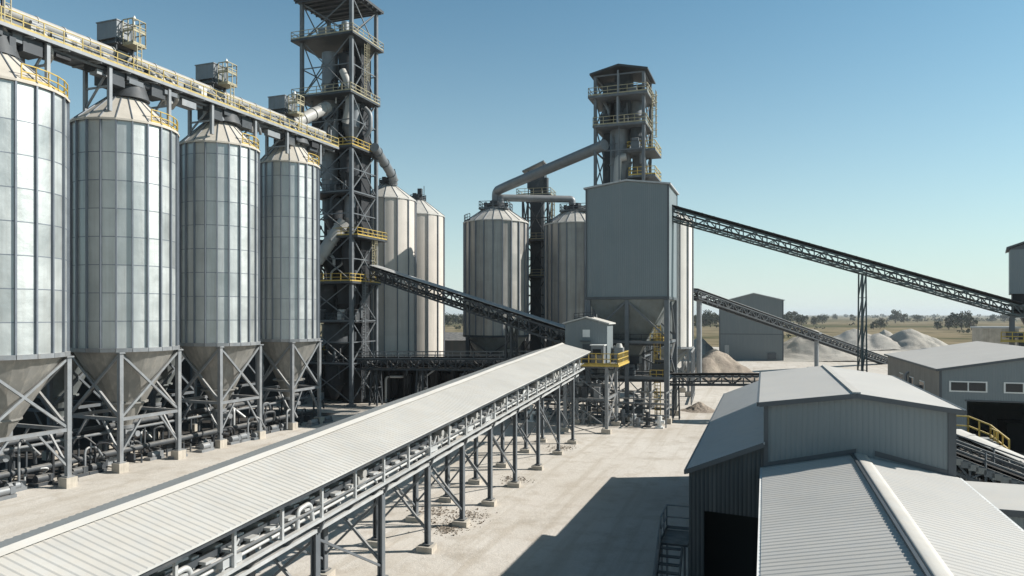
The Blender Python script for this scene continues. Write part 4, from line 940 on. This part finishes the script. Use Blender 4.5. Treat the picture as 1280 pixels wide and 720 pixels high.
# stair and rail by the wing
def onf(x, y, z=0): a = R(AF); return (10.9+x*math.cos(a)+y*math.sin(a), 31-x*math.sin(a)+y*math.cos(a), z)
T = thing('side_stair', 'dark steel stair with handrail in the shade left of the stepped grey building', 'stair', onf(-4.1, 1.), AF)
m = MB(); m.box(-.5, .75, 0, 2.2, 3.3, 3.4); m.build('landing', dark, T)
m = MB(); m.rail([(-.48, 0, 3.4), (-.48, 2.2, 3.4), (.7, 2.2, 3.4)], 1.2, .06, 1.); m.rail([(-.48, 0, 3.4), (-.48, -4.2, 0.)], 1.2, .06, 1.); m.build('handrail', steel, T)
m = MB()
for i in range(13): m.box(-.45, .45, -.34-i*.33, -.04-i*.33, 3.2-i*.26, 3.25-i*.26)
m.beam((-.5, 0, 3.25), (-.5, -4.2, -.05), .08, .25); m.beam((.5, 0, 3.25), (.5, -4.2, -.05), .08, .25); m.build('step', dark, T)
m = MB()
for x, y in ((-.45, .1), (-.45, 2.1), (.6, .1), (.6, 2.1)): m.beam((x, y, 0), (x, y, 3.3), .1)
m.build('leg', steel, T)
# annex right of the low roof
T = thing('annex', 'low annex with dusty flat roof against the right side of the stepped building', 'annex', onf(7.4, 3.9), AF)
m = MB(); m.box(0, 8, 0, 5.5, 0, 5.35); m.build('wall', cladF, T)
m = MB(); m.box(-.1, 8.2, -.2, 5.6, 5.36, 5.5); m.build('roof', roofw, T); m = MB(); m.box(-.1, 8.2, -.26, -.2, 5.25, 5.54); m.build('roof_edge', trim, T)
# conveyors and yellow platform right of the upper block
belt_conveyor('dark conveyor with pale frame slanting down beside the stepped building, nearest the annex', W(1180, 566, 41.5), W(1300, 612, 38), 1.3, .7, [(.2, .5)], None, steel, rails=steel, rollers=12, t=.12)
belt_conveyor('white covered conveyor slanting down past the black workshop door', W(1195, 548, 48), W(1330, 607, 43), 1.3, .8, [(.15, .5), (.6, .5)], 'flat', dark, coverm=roofm, t=.13)
T = thing('screen_platform', 'small deck with yellow handrail over dark screening machine beside the workshop door', 'platform', Wg(1190, 50), AF)
m = MB(); m.box(-1.2, 2.4, -1.5, 1., 5.3, 5.45); m.build('deck', legm, T)
m = MB(); m.rail([(-1.2, .95, 5.45), (1.2, .95, 5.45), (2.35, .2, 5.0), (3.0, -1.4, 4.3)], 1.4, .09, .7); m.rail([(2.35, .2, 5.), (2.35, -1.45, 5.)], 1.2, .08, .7); m.build('guard_rail', yel, T)
m = MB(); m.box(-.9, 1.0, -1.3, .6, 3.9, 5.25); m.build('screen_box', legm, T); m = MB(); m.box(1.1, 2.2, -1.3, .6, 3.6, 5.25); m.box(-.7, 2., -1., .4, 2.2, 3.6); m.build('motor_box', dark, T)
for x in (-1.1, 2.3):
    for y in (-1.4, .9): m = MB(); m.beam((x, y, 0), (x, y, 5.3), .2); m.build('leg', steel, T)

# ------------------------------------------------------------------ workshop on the right
T = thing('workshop', 'grey workshop with pale gable roof, white framed windows and wide black doorway', 'workshop', (39.8, 67.0, 0), 18.2)
LW, WX, we, wrz = 26.4, 20., 8.9, 10.6
dx0, dx1, dz = 2.2, 11.5, 6.0
m = MB(); m.ext([(0, 0, dz), (WX, 0, dz), (WX, 0, we), (WX/2, 0, wrz), (0, 0, we)], (0, .2, 0)); m.box(0, dx0, 0, .2, 0, dz-.002); m.box(dx1, WX, 0, .2, 0, dz-.002); m.build('front_wall', cladF, T)
m = MB(); m.box(0, .2, .2, LW, 0, we); m.build('side_wall', brownw, T)
m = MB(); m.box(WX-.2, WX, .2, LW, 0, we); m.ext([(.2, LW-.2, 0), (WX-.2, LW-.2, 0), (WX-.2, LW-.2, we), (WX/2, LW-.2, wrz), (.2, LW-.2, we)], (0, .2, 0)); m.build('back_wall', cladF, T)
m = MB(); slope(m, (-.3, we+.02), (WX/2, wrz+.1), -.35, LW+.3, rib=1, rp=.8, rh=.008, th=.12); m.build('roof', roofw, T)
m = MB(); slope(m, (WX+.3, we+.02), (WX/2, wrz+.1), -.35, LW+.3, rib=1, rp=.8, rh=.008, th=.12); m.build('roof', roofw, T)
m = MB(); m.beam((-.3, -.38, we-.06), (WX/2, -.38, wrz+.02), .06, .22); m.beam((WX+.3, -.38, we-.06), (WX/2, -.38, wrz+.02), .06, .22); m.beam((-.35, -.35, we-.06), (-.35, LW+.3, we-.06), .08, .2); m.box(-.05, .16, -.05, -.003, 0, we-.1); m.box(dx0-.15, dx1+.15, -.05, -.003, dz, dz+.14); m.build('trim', trim, T)
for x0, x1 in ((.85, 3.75), (5.2, 8.1), (11.8, 14.6)):
    m = MB(); m.box(x0-.08, x1+.08, -.05, -.003, 6.85, 7.85); f = m.build('window', winf, T)
    a = MB(); mid = (x0+x1)/2; a.box(x0+.06, mid-.06, -.07, -.052, 6.97, 7.73); a.box(mid+.06, x1-.06, -.07, -.052, 6.97, 7.73); a.build('pane', glass, f)
for y in (6., 11., 16.5):
    m = MB(); m.box(-.05, -.003, y, y+2.2, 5.6, 7.2); f = m.build('window', winf, T); MB().box(-.07, -.052, y+.12, y+2.08, 5.7, 7.1).build('pane', glass, f)
m = MB(); m.box(-.5, -.003, 8.4, 9.0, 2.5, 6.6); m.bend([(-.3, 13.6, 0), (-.3, 13.6, 7.4), (.0, 13.6, 7.6)], .14, 8, .3); m.build('wall_duct', legm, T)
m = MB(); m.box(3., 6, 6, 10, 0, 2.2); m.box(8, 10.6, 9, 12, 0, 3); m.build('machine', blk, T)

# tower at the right edge
T = thing('transfer_tower', 'tall grey clad transfer house cut off by the right picture edge', 'transfer tower', Wg(1262.5, 98), 33.5)
m = MB(); m.box(0, 9, 0, 8, 16.8, 22.8); m.build('wall', cladx, T)
m = MB(); m.ext([(-.4, -.4, 22.9), (9.4, -.4, 26.4), (9.4, -.4, 26.65), (-.4, -.4, 23.15)], (0, 8.8, 0)); m.ext([(0, .0, 22.8), (9, 0, 22.8), (9, 0, 26.2), (0, 0, 22.95)], (0, 8, 0)); m.build('roof', trim, T)
m = MB(); m.box(.3, 9, .3, 7.7, 14.2, 16.79); m.build('opening_dark_fill', blk, T)  # solid black block painted as the shade of an open storey
m = MB(); m.box(0, 9, 0, 8, 13.6, 14.2); m.build('floor_slab', steel, T)
for x, y in ((.3, .3), (8.7, .3), (.3, 7.7), (8.7, 7.7)): m = MB(); m.beam((x, y, 0), (x, y, 13.6), .5); m.build('column', steel, T)
m = MB()
for z in (4.5, 9.): m.beam((.3, .3, z), (8.7, .3, z), .3); m.beam((.3, .3, z), (.3, 7.7, z), .3)
m.beam((.3, .3, 4.5), (8.7, .3, 9.), .2); m.beam((.3, .3, 4.5), (.3, 7.7, 9.), .2); m.build('bracing', steel, T)
m = MB(); m.box(1, 8, 1, 7, 9.2, 11.4); m.cyl(3, 3.5, 11.4, 13.5, .8, 1.8, 12); m.build('machine', dark, T)
m = MB(); m.rail([(-1., -.8, 10.4), (9, -.8, 10.4)], 1.2, .12, 1.2); m.box(-1.1, 9, -.9, .1, 10.25, 10.4); m.build('gantry', yel, T)
T = thing('block_house', 'small pale block house seen over the workshop ridge below the sloping conveyor', 'hut', Wg(1228, 118), 16)
m = MB(); m.box(0, 5.2, 0, 5, 0, 11.7); m.build('wall', conc, T); m = MB(); m.box(-.2, 5.4, -.2, 5.2, 11.71, 12.0); m.build('roof', roofg, T); m = MB(); m.box(3.4, 5.2, -.6, -.002, 10.2, 11.2); m.build('vent', dark, T)

# ------------------------------------------------------------------ far shed
T = thing('far_shed', 'tall plain blue-grey shed with low gable standing beyond the gravel heap', 'shed', Wg(899, 221), 16.3)
m = MB(); m.add([(0, 0, 8), (18.5, 0, 8), (18.5, 0, 18.4), (10, 0, 20.4), (0, 0, 17.8), (0, 40, 8), (18.5, 40, 8), (18.5, 40, 18.4), (10, 40, 20.4), (0, 40, 17.8)], [(0, 1, 2, 3, 4), (9, 8, 7, 6, 5), (1, 6, 7, 2), (0, 4, 9, 5)]); m.build('upper_wall', shedm, T)
m = MB(); m.box(.05, 18.45, .05, 39.9, 0, 7.95); m.build('lower_wall', shedm, T)
m = MB(); m.box(-.05, 18.55, -.05, 40, 7.9, 8.12); m.box(-.05, .3, -.04, 0, 0, 17.8); m.box(18.2, 18.55, -.04, 0, 0, 18.3); m.build('band', trim, T)
m = MB(); slope(m, (-.4, 17.8), (10, 20.55), -.4, 40.4, th=.2); slope(m, (18.9, 18.35), (10, 20.55), -.4, 40.4, th=.2); m.build('roof', roofg, T)
m = MB(); m.box(14, 16.4, -.3, -.06, .6, 2.4); m.build('vent', trim, T); m = MB(); m.box(1.6, 2.9, -.15, -.06, 0, 4.6); m.build('door', whp, T)

# ------------------------------------------------------------------ gravel piles
def pile(label, px, py, hw, hp, mt, seed, group='gravel piles around the yard', peaks=1, sx=1., name='gravel_pile'):
    p = G(px, py); s = p.y/F_PX; r = hw*s*1.22; h = hp*s; p.y += r*.55; p.x = (px-640)/F_PX*p.y; rd = random.Random(seed)
    pk = [(0, 0, 1)]+[(rd.uniform(-.45, .45), rd.uniform(-.4, .4), rd.uniform(.6, .85)) for _ in range(peaks-1)]
    from mathutils import noise as mn
    m = MB(); n = 64; vs = []
    for j in range(n+1):
        for i in range(n+1):
            x = (i/n*2-1)*1.15; y = (j/n*2-1)*1.15; z = 0
            for a, b, k in pk:
                d = math.hypot(x-a, y-b)/(k); d += .10*mn.noise(V((x*2.3+seed, y*2.3, 1)))+.05*mn.noise(V((x*6+seed, y*6, 4)))
                dd = 1-math.sqrt(d*d+.004); z = max(z, k*(dd if dd > .25 else (.25*math.exp((dd-.25)/.25)-.012)))
            z += .012*mn.noise(V((x*16, y*16, seed)))*(1 if z > .02 else 0)
            vs.append((x*r*sx, y*r, z*h*1.06-.03))
    m.add(vs, [(j*(n+1)+i, j*(n+1)+i+1, (j+1)*(n+1)+i+1, (j+1)*(n+1)+i) for j in range(n) for i in range(n) if max(vs[j*(n+1)+i][2], vs[j*(n+1)+i+1][2], vs[(j+1)*(n+1)+i+1][2], vs[(j+1)*(n+1)+i][2]) > 0], True)
    o = m.build(name, mt); o.location = (p.x, p.y, 0); tag(o, label, 'gravel pile', group); return o
pile('brown gravel heap beside the white silo, above the short level conveyor', 894, 473, 47, 36, heap_brown, 4, peaks=3)
pile('tiny brown gravel heap under the short level conveyor', 874, 515, 17, 12, heap_brown, 9)
pile('large grey conical pile right of the far shed, under the distant conveyor', 1016, 450, 52, 38, heap_grey, 12, peaks=2)
pile('white low mound behind the distant conveyor, between the two trestles', 1068, 437, 42, 26, heap_pale, 15, peaks=3)
pile('small grey cone just left of the widest far pile', 1106, 434, 22, 22, heap_grey, 18)
pile('widest far gravel pile with sharp peak, above the workshop roof', 1138, 438, 40, 27, heap_grey, 22, peaks=2)
pile('pale heap left of the far shed, behind the tall conveyor post', 874, 446, 22, 26, heap_pale, 26, peaks=2)

# ------------------------------------------------------------------ far trees
leafm = mat('tree_leaves', (.045, .055, .025), .8, 0, .45, .5); leafm2 = mat('olive_leaves', (.065, .068, .033), .8, 0, .4, .5)
bark = mat('bark', (.10, .075, .055), .9)
def tree_parts(seed, h, wd, lm):
    rd = random.Random(seed); m = MB(); blobs = []
    for i in range(11):
        a = rd.uniform(0, 2*PI); q = rd.uniform(0, 1)**.6; z = rd.uniform(.28, .92)
        blobs.append((math.cos(a)*q*wd*.42*(1.1-abs(z-.5)), math.sin(a)*q*wd*.42*(1.1-abs(z-.5)), z*h, rd.uniform(.16, .27)*wd))
    for bx_, by_, bz, br in blobs:
        for _ in range(80):
            d = V((rd.gauss(0, 1), rd.gauss(0, 1), rd.gauss(0, .8))).normalized()*br*rd.uniform(.6, 1.08); c = V((bx_, by_, bz))+d
            if c.z < h*.1: continue
            s = h*rd.uniform(.028, .055); n = V((rd.gauss(0, 1), rd.gauss(0, 1), rd.gauss(0, 1))).normalized(); a = n.orthogonal().normalized()*s; b = n.cross(a).normalized()*s*.7
            m.add([c-a-b, c+a-b*.6, c+a*.7+b, c-a*.8+b], [(0, 1, 2, 3)])
    t = MB(); t.tube([(0, 0, -.2), (.02*h, 0, h*.3), (-.01*h, .02*h, h*.62)], [h*.035, h*.026, h*.012], 7)
    for i in range(4): a = i*1.6+rd.random(); t.tube([(0, 0, h*.28), (math.cos(a)*wd*.25, math.sin(a)*wd*.25, h*(.5+.08*i))], [h*.016, h*.007], 6)
    return m, t
protos = []
def make_tree(kind, label, X, Y, h, group, name='field_tree'):
    if len(protos) <= kind:
        T = thing(name, label, 'tree', (0, 0, 0), 0, group); m, t = tree_parts(50+kind, 10., (11., 8.5, 14., 10.)[kind], leafm if kind % 2 == 0 else leafm2); m.build('crown', leafm if kind % 2 == 0 else leafm2, T); t.build('trunk', bark, T); protos.append(T); o = T
    else: o = copy_tree(protos[kind])
    o.location = (X, Y, 0); o.scale = (h/10,)*3; o.rotation_euler = (0, 0, random.uniform(0, 6)); tag(o, label, 'tree', group); return o
gt = 'trees in the fields behind the plant'
spec = [(1172, 412, 8, 0), (1186, 412, 12, 2), (1202, 412, 17, 0), (1214, 413, 12, 1), (1119, 404, 12, 3), (1130, 404, 8, 1), (1066, 402, 6, 1), (1017, 407, 8, 2), (1002, 408, 11, 0), (985, 408, 13, 3), (995, 404, 10, 1), (1028, 405, 9, 0), (1045, 400, 5, 2),
        (1092, 412, 7, 1), (1100, 411, 9, 2), (1147, 403, 7, 0), (880, 409, 12, 0), (888, 409, 14, 2), (895, 408, 12, 3), (870, 410, 11, 1), (560, 408, 12, 0), (570, 406, 9, 2), (578, 408, 11, 3), (1240, 402, 6, 2), (1256, 403, 8, 0)]
wh = {0: 'tallest dark tree of the clump beyond the gravel piles', }
lab = {(1172, 412): 'small dark tree at the left end of the clump behind the widest gravel pile', (1186, 412): 'broad dark tree in the clump between the gravel pile and the workshop ridge', (1202, 412): 'tallest dark tree in the clump above the workshop roof',
       (1214, 413): 'olive tree at the right end of the clump above the workshop roof', (1119, 404): 'lone round tree standing up on the horizon right of the conveyor trestle', (1130, 404): 'low tree touching the lone round tree on the horizon', (1066, 402): 'small lone tree on the horizon left of the conveyor trestle'}
gen = {0: 'dark full-crowned tree far away in the dry fields', 1: 'slim olive tree far away in the dry fields', 2: 'broad low dark tree far away in the dry fields', 3: 'rounded olive tree far away in the dry fields'}
for k in range(4):
    pass
order = sorted(spec, key=lambda s: s[3])
for px, py, hp, kd in order:
    p = G(px, py); make_tree(kd, lab.get((px, py), gen[kd]), p.x, p.y, hp*p.y/F_PX*1.35, gt)
# distant woodland strips, one mass
rd = random.Random(77); m = MB()
for (yy, x0, x1, hh) in ((1000, -1200, 1500, 5), (1500, -1500, 1700, 6), (2400, -2400, 2600, 9), (3600, -3500, 3600, 13)):
    n = int((x1-x0)/ (yy*.0035))
    for i in range(n):
        x = rd.uniform(x0, x1); g = math.sin(x*.011+yy)+math.sin(x*.0043+yy*2)
        if g < .1 + (0.6 if yy < 1600 else -.7): continue
        y = yy+rd.uniform(-40, 40); h = hh*rd.uniform(.5, 1.15)
        for _ in range(7):
            c = V((x+rd.uniform(-h, h)*.8, y+rd.uniform(-h, h)*.5, rd.uniform(.1, .9)*h)); s = h*rd.uniform(.2, .42)
            q = V((rd.gauss(0, .5), -1, rd.gauss(0, .5))).normalized(); a = q.orthogonal().normalized()*s; b = q.cross(a)*.7
            m.add([c-a-b, c+a*.8-b, c+a+b*.7, c-a*.6+b], [(0, 1, 2, 3)])
for _ in range(330):
    y = 340*math.exp(rd.uniform(0, 1.25)); x = rd.uniform(-.15, .80)*y; g = math.sin(x*.02+y*.013)+math.sin(x*.05-y*.03)*.6
    if g < .7: continue
    h = rd.uniform(1.2, 4.2)
    for _k in range(9):
        c = V((x+rd.uniform(-h, h)*1.6, y+rd.uniform(-h, h), rd.uniform(.1, .8)*h)); q = V((rd.gauss(0, .6), -1, rd.gauss(0, .6))).normalized(); a = q.orthogonal().normalized()*h*rd.uniform(.2, .42); b = q.cross(a)*.7
        m.add([c-a-b, c+a*.8-b, c+a+b*.7, c-a*.6+b], [(0, 1, 2, 3)])
o = m.build('far_woodland', leafm2); tag(o, 'dark scrub and far woodland strips scattered along the horizon', 'woodland', None, 'stuff')

# ------------------------------------------------------------------ haze
M = bpy.data.materials.new('haze_air'); M.use_nodes = True; nt = M.node_tree; nt.nodes.clear()
out = nt.nodes.new('ShaderNodeOutputMaterial'); pv = nt.nodes.new('ShaderNodeVolumePrincipled')
pv.inputs['Color'].default_value = (.86, .93, 1, 1); pv.inputs['Density'].default_value = .00010; pv.inputs['Anisotropy'].default_value = .2
nt.links.new(pv.outputs[0], out.inputs['Volume'])
o = MB().box(-9100, 9100, -700, 12100, -1., 70.).build('haze', M); tag(o, kind='stuff')
